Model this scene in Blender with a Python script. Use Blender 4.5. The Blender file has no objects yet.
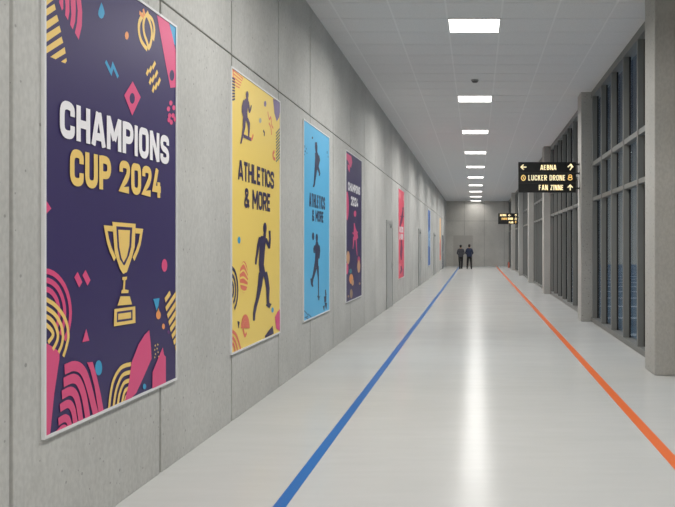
import bpy, bmesh, math, random
from mathutils import Vector, Matrix

SC = bpy.context.scene
C = SC.collection
PI = math.pi

# ------------------------------------------------------------------ camera, sky, exposure
cam_data = bpy.data.cameras.new('camera')
cam = bpy.data.objects.new('camera', cam_data)
C.objects.link(cam)
cam.location = (0, 0, 1.8)
cam.rotation_euler = (PI / 2, 0, 0)
cam_data.sensor_width = 36
cam_data.lens = 40
cam_data.shift_x = -138.75 / 675
cam_data.shift_y = -9.25 / 675
cam_data.clip_end = 500
SC.camera = cam

SC.view_settings.view_transform = 'Standard'
SC.view_settings.look = 'None'
SC.view_settings.gamma = 1
SC.view_settings.use_curve_mapping = False
SC.view_settings.exposure = 0.0
PANEL = 5.0             # glow of a light panel's diffuser
LAMP = 128.0            # watts of the lamp behind it

world = bpy.data.worlds.new('dusk_sky')
SC.world = world
world.use_nodes = True
wn = world.node_tree
bg = wn.nodes['Background']
wtc = wn.nodes.new('ShaderNodeTexCoord')
wsep = wn.nodes.new('ShaderNodeSeparateXYZ')
wramp = wn.nodes.new('ShaderNodeValToRGB')
wn.links.new(wtc.outputs['Generated'], wsep.inputs[0])
wn.links.new(wsep.outputs['Z'], wramp.inputs[0])
wn.links.new(wramp.outputs[0], bg.inputs[0])
CR = wramp.color_ramp.elements
CR[0].position = 0.0; CR[0].color = (.30, .31, .31, 1)
CR[1].position = 1.0; CR[1].color = (.62, .72, .9, 1)
for q, col in ((.07, (.22, .235, .245, 1)), (.17, (.05, .06, .08, 1)), (.35, (.07, .09, .13, 1)), (.6, (.3, .36, .46, 1))):
    e = CR.new(q); e.color = col
bg.inputs[1].default_value = 1.0

# ------------------------------------------------------------------ helpers
def lin(r, g, b):
    f = lambda c: (c / 255 / 12.92) if c <= 10 else ((c / 255 + .055) / 1.055) ** 2.4
    return (f(r), f(g), f(b), 1)

MATS = {}
def mat(name, rgb, rough=.5, metal=0, emit=None, strength=1, spec=.5):
    if name in MATS:
        return MATS[name]
    m = bpy.data.materials.new(name)
    m.use_nodes = True
    p = m.node_tree.nodes['Principled BSDF']
    p.inputs['Base Color'].default_value = lin(*rgb)
    p.inputs['Roughness'].default_value = rough
    p.inputs['Metallic'].default_value = metal
    p.inputs['Specular IOR Level'].default_value = spec
    if emit:
        p.inputs['Emission Color'].default_value = lin(*emit)
        p.inputs['Emission Strength'].default_value = strength
    MATS[name] = m
    return m

def nd(m, kind, **kw):
    n = m.node_tree.nodes.new(kind)
    for k, v in kw.items():
        setattr(n, k, v)
    return n

def concrete(name, rgb, pores=True, grain=True, amp=.10):
    m = mat(name, rgb, .8, spec=.25)
    L = m.node_tree.links
    p = m.node_tree.nodes['Principled BSDF']
    geo = nd(m, 'ShaderNodeNewGeometry')
    def noise(scale, vec, detail=4):
        mp = nd(m, 'ShaderNodeMapping'); mp.inputs['Scale'].default_value = vec
        L.new(geo.outputs['Position'], mp.inputs['Vector'])
        n = nd(m, 'ShaderNodeTexNoise'); n.inputs['Scale'].default_value = scale
        n.inputs['Detail'].default_value = detail
        L.new(mp.outputs[0], n.inputs['Vector'])
        return n
    def maprange(src, a, b, lo, hi):
        r = nd(m, 'ShaderNodeMapRange')
        r.inputs[1].default_value = a; r.inputs[2].default_value = b
        r.inputs[3].default_value = lo; r.inputs[4].default_value = hi
        L.new(src, r.inputs[0]); return r.outputs[0]
    def mul(a, b):
        x = nd(m, 'ShaderNodeMath', operation='MULTIPLY')
        L.new(a, x.inputs[0]); L.new(b, x.inputs[1]); return x.outputs[0]
    v = maprange(noise(.9, (1, 1, 1), 5).outputs[0], .3, .7, 1 - amp, 1 + amp)
    if grain:
        v = mul(v, maprange(noise(11, (3, 3, .25), 4).outputs[0], .3, .7, .97, 1.03))
    v = mul(v, maprange(noise(40, (1, 1, .6), 3).outputs[0], .35, .65, .94, 1.06))
    if pores:
        vo = nd(m, 'ShaderNodeTexVoronoi'); vo.inputs['Scale'].default_value = 22
        L.new(geo.outputs['Position'], vo.inputs['Vector'])
        size = maprange(vo.outputs['Color'], .66, .86, .0, .27)
        lt = nd(m, 'ShaderNodeMath', operation='LESS_THAN')
        L.new(vo.outputs['Distance'], lt.inputs[0]); L.new(size, lt.inputs[1])
        v = mul(v, maprange(lt.outputs[0], 0, 1, 1, .66))
    mx = nd(m, 'ShaderNodeMix', data_type='RGBA', blend_type='MULTIPLY')
    mx.inputs[0].default_value = 1
    mx.inputs[6].default_value = lin(*rgb)
    L.new(v, mx.inputs[7])
    L.new(mx.outputs[2], p.inputs['Base Color'])
    bp = nd(m, 'ShaderNodeBump'); bp.inputs['Strength'].default_value = .25; bp.inputs['Distance'].default_value = .01
    L.new(v, bp.inputs['Height']); L.new(bp.outputs[0], p.inputs['Normal'])
    return m

class MB:
    """collects shapes for ONE mesh object; every shape carries a material"""
    def __init__(s):
        s.bm = bmesh.new(); s.mats = []
    def mi(s, m):
        if m not in s.mats: s.mats.append(m)
        return s.mats.index(m)
    def box(s, a, b, m, bev=0):
        r = bmesh.ops.create_cube(s.bm, size=1)
        vs = r['verts']
        for v in vs:
            v.co = Vector(((a[i] + b[i]) / 2 + v.co[i] * (b[i] - a[i])) for i in range(3))
        fs = {f for v in vs for f in v.link_faces}
        i = s.mi(m)
        for f in fs: f.material_index = i
        if bev:
            es = list({e for v in vs for e in v.link_edges})
            g = bmesh.ops.bevel(s.bm, geom=es, offset=bev, segments=2, affect='EDGES', profile=.5)
            for f in g['faces']: f.material_index = i
    def tube(s, path, r, m, n=10):
        i = s.mi(m); rings = []
        P = [Vector(p) for p in path]
        for k, p in enumerate(P):
            t = (P[min(k + 1, len(P) - 1)] - P[max(k - 1, 0)]).normalized()
            a = t.orthogonal().normalized(); b = t.cross(a)
            rings.append([s.bm.verts.new(p + a * r * math.cos(2 * PI * q / n) + b * r * math.sin(2 * PI * q / n)) for q in range(n)])
        for k in range(len(rings) - 1):
            for q in range(n):
                f = s.bm.faces.new((rings[k][q], rings[k][(q + 1) % n], rings[k + 1][(q + 1) % n], rings[k + 1][q]))
                f.material_index = i; f.smooth = True
        s.bm.faces.new(rings[0][::-1]).material_index = i
        s.bm.faces.new(rings[-1]).material_index = i
    def lathe(s, prof, m, n=28, o=(0, 0, 0)):
        i = s.mi(m); rings = []
        for r, z in prof:
            rings.append([s.bm.verts.new((o[0] + r * math.cos(2 * PI * q / n), o[1] + r * math.sin(2 * PI * q / n), o[2] + z)) for q in range(n)])
        for k in range(len(rings) - 1):
            for q in range(n):
                f = s.bm.faces.new((rings[k][q], rings[k][(q + 1) % n], rings[k + 1][(q + 1) % n], rings[k + 1][q]))
                f.material_index = i; f.smooth = True
        s.bm.faces.new(rings[0][::-1]).material_index = i
        s.bm.faces.new(rings[-1]).material_index = i
    def ball(s, c, r, m, seg=14):
        g = bmesh.ops.create_uvsphere(s.bm, u_segments=seg, v_segments=seg // 2 + 2, radius=1)
        i = s.mi(m)
        for v in g['verts']:
            v.co = Vector(c[k] + v.co[k] * r[k] for k in range(3))
        for f in {f for v in g['verts'] for f in v.link_faces}:
            f.material_index = i; f.smooth = True
    def face(s, pts, m):
        vs = [s.bm.verts.new(p) for p in pts]
        try:
            f = s.bm.faces.new(vs); f.material_index = s.mi(m)
            return f
        except ValueError:
            return None
    def build(s, name, parent=None, loc=None):
        me = bpy.data.meshes.new(name)
        bmesh.ops.recalc_face_normals(s.bm, faces=[f for f in s.bm.faces if len(f.link_faces if hasattr(f, 'link_faces') else f.edges) and any(len(e.link_faces) > 1 for e in f.edges)])
        s.bm.to_mesh(me); s.bm.free()
        for m in s.mats: me.materials.append(m)
        o = bpy.data.objects.new(name, me); C.objects.link(o)
        if parent: o.parent = parent
        if loc: o.location = loc
        return o

def tag(o, label=None, cat=None, group=None, kind=None):
    if label: o['label'] = label
    if cat: o['category'] = cat
    if group: o['group'] = group
    if kind: o['kind'] = kind
    return o

def empty(name, loc, label=None, cat=None, group=None, kind=None, rz=0):
    o = bpy.data.objects.new(name, None); C.objects.link(o)
    o.empty_display_size = .1
    o.location = loc; o.rotation_euler = (0, 0, rz)
    return tag(o, label, cat, group, kind)

def copy_tree(o, parent=None):
    c = o.copy(); C.objects.link(c)
    if parent: c.parent = parent
    for ch in list(o.children): copy_tree(ch, c)
    return c

# ---- flat graphics: polygons and strokes in (u, v), clipped to the sheet
def clip(poly, w, h):
    for ax, lim, sg in ((0, 0, 1), (0, w, -1), (1, 0, 1), (1, h, -1)):
        out = []
        for i in range(len(poly)):
            a, b = poly[i - 1], poly[i]
            ia, ib = (a[ax] - lim) * sg >= 0, (b[ax] - lim) * sg >= 0
            if ia != ib:
                t = (lim - a[ax]) / (b[ax] - a[ax])
                out.append((a[0] + (b[0] - a[0]) * t, a[1] + (b[1] - a[1]) * t))
            if ib: out.append(b)
        poly = out
        if not poly: return []
    return poly

def stroke_quads(pts, w, closed=False):
    n = len(pts); L = []; R = []
    for i in range(n):
        if closed: a, b = pts[i - 1], pts[(i + 1) % n]
        else: a, b = pts[max(i - 1, 0)], pts[min(i + 1, n - 1)]
        def nrm(p, q):
            dx, dy = q[0] - p[0], q[1] - p[1]; l = math.hypot(dx, dy) or 1
            return (-dy / l, dx / l)
        n1 = nrm(a, pts[i]) if a is not pts[i] else nrm(pts[i], b)
        n2 = nrm(pts[i], b) if b is not pts[i] else n1
        mx, my = n1[0] + n2[0], n1[1] + n2[1]
        l = math.hypot(mx, my) or 1
        mx, my = mx / l, my / l
        k = min(1 / max(mx * n1[0] + my * n1[1], .2), 1.7) * w / 2
        L.append((pts[i][0] + mx * k, pts[i][1] + my * k)); R.append((pts[i][0] - mx * k, pts[i][1] - my * k))
    rng = range(n) if closed else range(n - 1)
    return [[L[i], L[(i + 1) % n], R[(i + 1) % n], R[i]] for i in rng]

def rounded(pts, r, sx, sy, closed=False):
    """pts: (x, y[, sharp]) in a unit box scaled to sx, sy; corners rounded to radius r"""
    P = [(p[0] * sx, p[1] * sy, len(p) > 2) for p in pts]
    out = []; n = len(P)
    for i in range(n):
        p = P[i]
        if (not closed and i in (0, n - 1)) or p[2] or r == 0:
            out.append((p[0], p[1])); continue
        a, b = P[i - 1], P[(i + 1) % n]
        la = math.hypot(a[0] - p[0], a[1] - p[1]); lb = math.hypot(b[0] - p[0], b[1] - p[1])
        ra, rb = min(r, la * .5), min(r, lb * .5)
        q0 = (p[0] + (a[0] - p[0]) * ra / la, p[1] + (a[1] - p[1]) * ra / la)
        q1 = (p[0] + (b[0] - p[0]) * rb / lb, p[1] + (b[1] - p[1]) * rb / lb)
        for k in range(6):
            t = k / 5
            # a little fuller than a plain quadratic, like a circular arc
            out.append(((1 - t) ** 2 * q0[0] + 2 * t * (1 - t) * p[0] + t * t * q1[0], (1 - t) ** 2 * q0[1] + 2 * t * (1 - t) * p[1] + t * t * q1[1]))
    ded = [out[0]]
    for q in out[1:]:
        if math.hypot(q[0] - ded[-1][0], q[1] - ded[-1][1]) > 1e-4: ded.append(q)
    if closed and math.hypot(ded[0][0] - ded[-1][0], ded[0][1] - ded[-1][1]) < 1e-4: ded.pop()
    return ded

S_ = 's'
GLYPH = {   # width factor, [(points, rounded?, closed?)]
 'A': (1.12, [([(-.03, -.13), (.44, 1.13)], 0, 0), ([(1.03, -.13), (.56, 1.13)], 0, 0), ([(.15, .22), (.85, .22)], 0, 0)]),
 'B': (1, [([(0, -.13), (0, 1.13)], 0, 0), ([(0, 1), (.92, 1), (.92, .53), (0, .53)], 1, 0), ([(0, .53), (1, .53), (1, 0), (0, 0)], 1, 0)]),
 'C': (1, [([(1, .66), (1, 1), (0, 1), (0, 0), (1, 0), (1, .34)], 1, 0)]),
 'D': (1, [([(0, .5), (0, 1, S_), (1, 1), (1, 0), (0, 0, S_), (0, .5)], 1, 0)]),
 'E': (.85, [([(1, 1), (0, 1), (0, 0), (1, 0)], 0, 0), ([(0, .52), (.85, .52)], 0, 0)]),
 'F': (.85, [([(1, 1), (0, 1), (0, -.13)], 0, 0), ([(0, .5), (.85, .5)], 0, 0)]),
 'H': (1, [([(0, -.13), (0, 1.13)], 0, 0), ([(1, -.13), (1, 1.13)], 0, 0), ([(0, .5), (1, .5)], 0, 0)]),
 'I': (.0, [([(.5, -.13), (.5, 1.13)], 0, 0)]),
 'K': (1.02, [([(0, -.13), (0, 1.13)], 0, 0), ([(1, 1.13), (.08, .45)], 0, 0), ([(.38, .62), (1, -.13)], 0, 0)]),
 'L': (.8, [([(0, 1.13), (0, 0), (1, 0)], 0, 0)]),
 'M': (1.35, [([(0, -.13), (0, 1.13)], 0, 0), ([(1, -.13), (1, 1.13)], 0, 0), ([(-.02, 1.13), (.5, .26)], 0, 0), ([(1.02, 1.13), (.5, .26)], 0, 0)]),
 'N': (1.05, [([(0, -.13), (0, 1.13)], 0, 0), ([(1, -.13), (1, 1.13)], 0, 0), ([(-.02, 1.13), (1.02, -.13)], 0, 0)]),
 'O': (1, [([(.5, 1), (0, 1), (0, 0), (1, 0), (1, 1)], 1, 1)]),
 'P': (1, [([(0, -.13), (0, 1.13)], 0, 0), ([(0, 1), (1, 1), (1, .42), (0, .42)], 1, 0)]),
 'R': (1, [([(0, -.13), (0, 1.13)], 0, 0), ([(0, 1), (1, 1), (1, .46), (0, .46)], 1, 0), ([(.45, .46), (1, -.13)], 0, 0)]),
 'S': (1, [([(1, .72), (1, 1), (0, 1), (0, .54), (1, .46), (1, 0), (0, 0), (0, .28)], 1, 0)]),
 'T': (.9, [([(-.08, 1), (1.08, 1)], 0, 0), ([(.5, 1), (.5, -.13)], 0, 0)]),
 'U': (1, [([(0, 1.13), (0, 0), (1, 0), (1, 1.13)], 1, 0)]),
 'Z': (.9, [([(0, 1), (1, 1), (0, 0), (1, 0)], 0, 0)]),
 '0': (1, [([(.5, 1), (0, 1), (0, 0), (1, 0), (1, 1)], 1, 1)]),
 '2': (1, [([(0, .68), (0, 1), (1, 1), (1, .6), (0, 0, S_), (1.08, 0)], 1, 0)]),
 '4': (1, [([(.55, 1.13), (0, .24), (1.15, .24)], 0, 0), ([(.8, .55), (.8, -.13)], 0, 0)]),
 '&': (1.15, [([(1.05, -.06), (.15, .78), (.15, 1), (.75, 1), (.75, .72), (0, .38), (0, 0), (.7, 0), (1, .42)], 1, 0)]),
 ' ': (.3, []),
}

def text_quads(txt, u0, v0, width, height, weight=.225, gap=.34):
    """polygons of a line of bold condensed capitals fitted into width x height"""
    t = height * weight
    h = height - t
    total = sum(GLYPH[c][0] for c in txt)
    fixed = len(txt) * t + (len(txt) - 1) * t * gap
    k = (width - fixed) / total
    out = []; x = u0
    for c in txt:
        w, paths = GLYPH[c]
        sx = w * k
        for pts, rd, cl in paths:
            P = rounded(pts, (sx * .5 if rd else 0), sx if sx else 1e-6, h, cl)
            if c == 'I': P = [(0, p[1]) for p in P]
            P = [(x + t / 2 + p[0], v0 + t / 2 + p[1]) for p in P]
            for q in stroke_quads(P, t, cl):
                q = [(a, c - v0) for a, c in q]
                q = clip(q, 1e3, height)
                if len(q) > 2: out.append([(a, c + v0) for a, c in q])
        x += sx + t + t * gap
    return out
ART = [
([('p','gold',[(.014,2.513),(.067,2.552),(.106,2.549),(.024,2.484)]),
('p','gold',[(.014,2.459),(.113,2.526),(.128,2.497),(.014,2.418)]),
('p','gold',[(.014,2.386),(.138,2.47),(.158,2.439),(.014,2.34)]),
('p','gold',[(.014,2.317),(.165,2.414),(.183,2.382),(.014,2.269)]),
('p','gold',[(.014,2.242),(.188,2.355),(.206,2.323),(.014,2.204)]),
('p','gold',[(.069,2.204),(.222,2.301),(.232,2.266),(.125,2.204)]),
('p','gold',[(.181,2.204),(.24,2.24),(.245,2.222),(.227,2.204)]),
('p','pink',[(.353,2.638),(.405,2.655),(.422,2.575),(.417,2.484),(.38,2.388),(.336,2.42),(.361,2.49),(.369,2.566)]),
('p','pink',[(.285,2.616),(.342,2.634),(.347,2.566),(.339,2.49),(.312,2.432),(.282,2.453),(.296,2.521)]),
('p','pink',[(.222,2.595),(.272,2.611),(.274,2.529),(.258,2.474),(.227,2.494),(.232,2.551)]),
('p','pink',[(.16,2.553),(.171,2.578),(.204,2.589),(.206,2.528),(.191,2.511)]),
('p','blue',[(.663,2.712),(.682,2.694),(.701,2.669),(.704,2.649),(.685,2.618),(.663,2.604),(.635,2.605),(.62,2.62),(.623,2.643),(.644,2.681)]),
('p','orange',[(1.051,2.601),(1.049,2.591),(1.044,2.581),(1.036,2.572),(1.027,2.566),(1.017,2.563),(1.007,2.564),(1.0,2.569),(.995,2.576),(.993,2.585),(.995,2.595),(1.0,2.605),(1.007,2.613),(1.017,2.62),(1.027,2.622),(1.036,2.622),(1.044,2.617),(1.049,2.61)]),
('s','gold',.036,[(1.286,2.825),(1.273,2.812),(1.255,2.793),(1.237,2.773),(1.223,2.753),(1.216,2.735),(1.211,2.717),(1.21,2.698),(1.212,2.68),(1.217,2.663),(1.226,2.645),(1.239,2.628),(1.254,2.614),(1.277,2.603),(1.305,2.593),(1.331,2.586),(1.35,2.581)]),
('s','gold',.033,[(1.358,2.843),(1.374,2.841),(1.397,2.839),(1.421,2.835),(1.441,2.827),(1.454,2.815),(1.464,2.8),(1.471,2.783),(1.474,2.764),(1.472,2.742),(1.466,2.716),(1.458,2.693),(1.453,2.677)]),
('s','gold',.033,[(1.318,2.831),(1.311,2.817),(1.301,2.797),(1.292,2.775),(1.286,2.754),(1.285,2.737),(1.287,2.72),(1.291,2.703),(1.298,2.687),(1.309,2.672),(1.323,2.658),(1.338,2.644),(1.35,2.631),(1.359,2.618),(1.366,2.606),(1.371,2.595),(1.374,2.587)]),
('s','gold',.033,[(1.342,2.838),(1.353,2.832),(1.368,2.822),(1.385,2.81),(1.399,2.797),(1.41,2.781),(1.421,2.764),(1.429,2.745),(1.432,2.725),(1.431,2.703),(1.424,2.68),(1.416,2.657),(1.407,2.637),(1.397,2.621),(1.385,2.608),(1.374,2.597),(1.366,2.589)]),
('s','orange',.03,[(1.219,2.818),(1.294,2.806)]),
('s','orange',.03,[(1.282,2.862),(1.31,2.821)]),
('s','gold',.03,[(1.37,2.865),(1.326,2.823)]),
('p','blue',[(1.759,2.893),(1.912,2.903),(1.912,2.733),(1.834,2.761)]),
('p','pink',[(1.521,2.89),(1.74,2.907),(1.815,2.814),(1.883,2.706),(1.883,2.408),(1.778,2.38),(1.685,2.551),(1.587,2.75)]),
('p','purple',[(1.854,2.499),(1.851,2.483),(1.842,2.468),(1.83,2.455),(1.814,2.446),(1.798,2.443),(1.782,2.444),(1.77,2.452),(1.762,2.463),(1.759,2.477),(1.762,2.493),(1.77,2.508),(1.782,2.521),(1.798,2.53),(1.814,2.533),(1.83,2.532),(1.842,2.525),(1.851,2.513)]),
('s','blue',.03,[(.717,2.337),(.791,2.279),(.818,2.336),(.892,2.269)]),
('s','gold',.03,[(1.338,2.386),(1.37,2.433)]),
('s','gold',.03,[(1.387,2.419),(1.424,2.467)]),
('s','gold',.03,[(1.441,2.46),(1.491,2.519)]),
('s','gold',.03,[(1.387,2.329),(1.42,2.379)]),
('s','gold',.03,[(1.432,2.355),(1.47,2.409)]),
('s','gold',.03,[(1.487,2.403),(1.53,2.459)]),
('s','gold',.03,[(1.441,2.279),(1.47,2.332)]),
('s','gold',.03,[(1.487,2.31),(1.521,2.365)]),
('s','gold',.03,[(1.534,2.353),(1.578,2.411)]),
('p','pink',[(1.109,2.289),(1.239,2.2),(1.102,2.04),(.979,2.162)]),
('p','purple',[(1.143,2.172),(1.141,2.158),(1.133,2.145),(1.122,2.134),(1.109,2.127),(1.095,2.125),(1.082,2.127),(1.071,2.133),(1.064,2.144),(1.062,2.157),(1.064,2.17),(1.071,2.183),(1.082,2.194),(1.095,2.202),(1.109,2.204),(1.122,2.202),(1.133,2.196),(1.141,2.185)]),
('p','pink',[(1.815,2.265),(1.809,2.252),(1.792,2.241),(1.772,2.237),(1.756,2.242),(1.749,2.253),(1.756,2.267),(1.772,2.277),(1.792,2.281),(1.809,2.277)]),
('p','pink',[(1.768,2.209),(1.762,2.195),(1.746,2.185),(1.726,2.181),(1.709,2.186),(1.703,2.197),(1.709,2.21),(1.726,2.221),(1.746,2.225),(1.762,2.22)]),
('p','pink',[(1.878,2.238),(1.871,2.225),(1.854,2.214),(1.834,2.21),(1.817,2.215),(1.811,2.226),(1.817,2.24),(1.834,2.25),(1.854,2.254),(1.871,2.25)]),
('p','pink',[(1.792,2.159),(1.785,2.146),(1.769,2.135),(1.749,2.132),(1.732,2.137),(1.726,2.148),(1.732,2.161),(1.749,2.172),(1.769,2.175),(1.785,2.171)]),
('p','pink',[(1.858,2.171),(1.852,2.157),(1.835,2.147),(1.815,2.143),(1.798,2.148),(1.792,2.159),(1.798,2.173),(1.815,2.183),(1.835,2.187),(1.852,2.182)]),
('p','pink',[(1.825,2.111),(1.818,2.097),(1.802,2.087),(1.781,2.084),(1.765,2.089),(1.759,2.1),(1.765,2.114),(1.781,2.124),(1.802,2.127),(1.818,2.122)]),
('p','pink',[(1.902,2.149),(1.896,2.135),(1.878,2.125),(1.858,2.121),(1.841,2.126),(1.834,2.138),(1.841,2.151),(1.858,2.162),(1.878,2.165),(1.896,2.16)]),
('p','pink',[(1.778,2.122),(1.771,2.109),(1.755,2.099),(1.735,2.095),(1.719,2.1),(1.713,2.112),(1.719,2.125),(1.735,2.135),(1.755,2.139),(1.771,2.134)]),
('p','pink',[(1.713,.948),(1.709,.931),(1.7,.916),(1.685,.905),(1.667,.9),(1.649,.9),(1.631,.907),(1.617,.919),(1.607,.934),(1.604,.951),(1.607,.968),(1.617,.983),(1.631,.994),(1.649,1.0),(1.667,1.0),(1.685,.993),(1.7,.981),(1.709,.966)]),
('s','pink',.05,[(.344,.931),(.4,.864)]),
('s','pink',.05,[(.439,.939),(.5,.871)]),
('p','pink',[(.014,1.376),(.076,1.325),(.014,1.285)]),
('s','pink',.032,[(-.037,.962),(.007,.964),(.052,.959),(.097,.946),(.14,.926),(.18,.899),(.214,.867),(.243,.829),(.264,.787),(.277,.743),(.282,.699),(.277,.655),(.264,.613),(.243,.576),(.214,.543)]),
('s','pink',.032,[(-.027,.911),(.007,.912),(.042,.908),(.077,.898),(.11,.882),(.141,.861),(.167,.835),(.189,.805),(.205,.773),(.215,.739),(.218,.704),(.215,.67),(.205,.638),(.189,.609),(.167,.583)]),
('s','pink',.032,[(-.018,.86),(.007,.861),(.032,.857),(.057,.85),(.081,.838),(.102,.822),(.121,.804),(.136,.783),(.147,.759),(.154,.735),(.157,.71),(.154,.686),(.147,.663),(.136,.641),(.121,.623)]),
('p','pink',[(.014,.554),(.093,.517),(.16,.48),(.16,.437),(.106,.245),(.057,-.019),(.014,-.013)]),
('s','gold',.026,[(.014,.804),(.033,.797),(.059,.786),(.09,.773),(.118,.757),(.145,.739),(.172,.718),(.198,.694),(.219,.671),(.235,.647),(.247,.621),(.254,.596),(.258,.574),(.258,.554),(.253,.537),(.245,.521),(.237,.505),(.229,.488),(.218,.471),(.208,.456),(.201,.446)]),
('s','gold',.026,[(.014,.755),(.031,.748),(.055,.737),(.082,.724),(.106,.71),(.126,.694),(.145,.677),(.162,.658),(.176,.64),(.186,.621),(.193,.602),(.197,.584),(.199,.567),(.197,.551),(.193,.537),(.187,.524),(.181,.513),(.173,.502),(.164,.492),(.156,.483),(.15,.477)]),
('s','gold',.026,[(.014,.708),(.027,.701),(.047,.693),(.068,.682),(.086,.67),(.101,.657),(.115,.641),(.127,.625),(.135,.609),(.141,.596),(.144,.583),(.144,.57),(.14,.557),(.131,.542),(.116,.526),(.101,.512),(.091,.503)]),
('s','gold',.026,[(.014,.66),(.025,.654),(.04,.644),(.056,.634),(.069,.624),(.079,.615),(.088,.605),(.093,.596),(.093,.587),(.085,.577),(.069,.566),(.053,.557),(.043,.55)]),
('p','pink',[(.465,.582),(.503,.502),(.417,.504)]),
('p','blue',[(1.449,.699),(1.565,.698),(1.543,.641),(1.508,.604)]),
('p','orange',[(1.587,.563),(1.584,.552),(1.576,.543),(1.565,.536),(1.55,.534),(1.535,.535),(1.521,.541),(1.51,.549),(1.502,.56),(1.5,.571),(1.502,.582),(1.51,.592),(1.521,.598),(1.535,.601),(1.55,.599),(1.565,.594),(1.576,.586),(1.584,.575)]),
('p','orange',[(1.517,.588),(1.543,.623),(1.573,.576)]),
('p','orange',[(1.662,.466),(1.661,.458),(1.656,.452),(1.649,.448),(1.64,.446),(1.631,.447),(1.622,.451),(1.615,.457),(1.61,.464),(1.609,.472),(1.61,.479),(1.615,.485),(1.622,.49),(1.631,.491),(1.64,.49),(1.649,.487),(1.656,.481),(1.661,.474)]),
('p','violet',[(1.759,.41),(1.757,.404),(1.753,.4),(1.747,.398),(1.74,.397),(1.732,.398),(1.724,.4),(1.718,.405),(1.714,.41),(1.713,.415),(1.714,.42),(1.718,.424),(1.724,.427),(1.732,.428),(1.74,.427),(1.747,.424),(1.753,.42),(1.757,.415)]),
('s','gold',.042,[(1.667,.672),(1.768,.726)]),
('s','gold',.042,[(1.681,.6),(1.912,.724)]),
('s','gold',.042,[(1.713,.54),(1.912,.646)]),
('s','gold',.042,[(1.74,.48),(1.912,.572)]),
('s','gold',.042,[(1.768,.424),(1.912,.497)]),
('s','gold',.042,[(1.801,.366),(1.912,.421)]),
('s','gold',.042,[(1.834,.312),(1.912,.347)]),
('s','gold',.042,[(1.868,.265),(1.922,.281)]),
('p','pink',[(.473,.368),(.543,.36),(.591,.268),(.646,.134),(.696,-.018),(.628,-.018),(.567,.195),(.514,.311)]),
('s','pink',.062,[(.214,.366),(.234,.368),(.263,.37),(.295,.372),(.325,.369),(.35,.363),(.375,.354),(.399,.341),(.421,.324),(.441,.304),(.457,.282),(.474,.253),(.493,.217),(.518,.164),(.546,.098),(.573,.035),(.591,-.009)]),
('s','pink',.057999999999999996,[(.203,.29),(.223,.292),(.252,.295),(.284,.297),(.311,.295),(.332,.289),(.35,.281),(.366,.269),(.382,.253),(.399,.232),(.415,.207),(.43,.178),(.444,.144),(.458,.101),(.472,.05),(.485,.002),(.493,-.032)]),
('s','pink',.054,[(.185,.219),(.203,.221),(.228,.224),(.255,.226),(.279,.224),(.298,.218),(.315,.208),(.33,.195),(.344,.179),(.355,.16),(.365,.136),(.374,.111),(.382,.083),(.391,.051),(.399,.015),(.405,-.018),(.41,-.041)]),
('s','pink',.05,[(.165,.145),(.181,.148),(.205,.151),(.231,.154),(.253,.152),(.269,.146),(.283,.136),(.295,.123),(.306,.107),(.315,.089),(.322,.066),(.327,.043),(.333,.021),(.338,-.0),(.343,-.022),(.346,-.042),(.349,-.056)]),
('s','pink',.046,[(.147,.068),(.161,.07),(.18,.073),(.201,.075),(.219,.074),(.232,.069),(.244,.062),(.254,.052),(.263,.038),(.271,.017),(.277,-.01),(.281,-.036),(.284,-.054)]),
('s','pink',.041999999999999996,[(.13,-.0),(.142,.004),(.159,.011),(.177,.017),(.193,.019),(.206,.017),(.218,.011),(.228,.004),(.237,-.006),(.243,-.018),(.248,-.034),(.25,-.049),(.253,-.06)]),
('p','blue',[(.665,.302),(.662,.285),(.654,.271),(.642,.262),(.627,.259),(.611,.262),(.596,.27),(.584,.283),(.576,.3),(.573,.317),(.576,.333),(.584,.347),(.596,.356),(.611,.359),(.627,.357),(.642,.349),(.654,.335),(.662,.319)]),
('s','gold',.03,[(1.078,.261),(1.049,.262),(1.008,.265),(.963,.264),(.924,.258),(.891,.244),(.859,.226),(.83,.202),(.806,.173),(.786,.13),(.771,.077),(.759,.027),(.75,-.008)]),
('s','gold',.03,[(1.07,.205),(1.046,.206),(1.011,.208),(.973,.207),(.942,.2),(.916,.185),(.894,.165),(.873,.141),(.856,.115),(.841,.083),(.829,.046),(.819,.012),(.812,-.012)]),
('s','gold',.03,[(1.059,.148),(1.042,.148),(1.017,.15),(.99,.149),(.966,.143),(.947,.13),(.929,.113),(.913,.094),(.9,.073),(.89,.05),(.882,.023),(.877,-.002),(.873,-.019)]),
('s','gold',.03,[(1.045,.095),(1.033,.094),(1.016,.094),(.999,.092),(.984,.086),(.973,.076),(.963,.061),(.955,.045),(.949,.03),(.943,.016),(.939,.002),(.937,-.011),(.935,-.019)]),
('s','gold',.03,[(1.023,.045),(1.018,.044),(1.009,.043),(1.001,.04),(.995,.034),(.99,.023),(.987,.007),(.985,-.008),(.984,-.018)]),
('p','pink',[(1.376,.469),(1.401,.367),(1.417,.248),(1.276,.129),(1.16,.038),(1.048,.006),(.977,.005),(1.041,.129),(1.085,.27),(1.198,.386),(1.295,.443)]),
('p','pink',[(1.619,.307),(1.646,.241),(1.678,.224),(1.678,.018),(1.43,.014),(1.434,.143)]),
('p','blue',[(1.323,.054),(1.322,.047),(1.317,.041),(1.309,.038),(1.3,.037),(1.291,.039),(1.282,.043),(1.274,.049),(1.269,.057),(1.268,.064),(1.269,.071),(1.274,.076),(1.282,.08),(1.291,.081),(1.3,.079),(1.309,.075),(1.317,.068),(1.322,.061)]),
('p','gold',[(1.49,.337),(1.487,.333),(1.48,.331),(1.474,.334),(1.471,.34),(1.474,.345),(1.48,.346),(1.487,.343)]),
('p','gold',[(1.537,.338),(1.534,.334),(1.527,.332),(1.521,.335),(1.518,.341),(1.521,.346),(1.527,.347),(1.534,.344)]),
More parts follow.
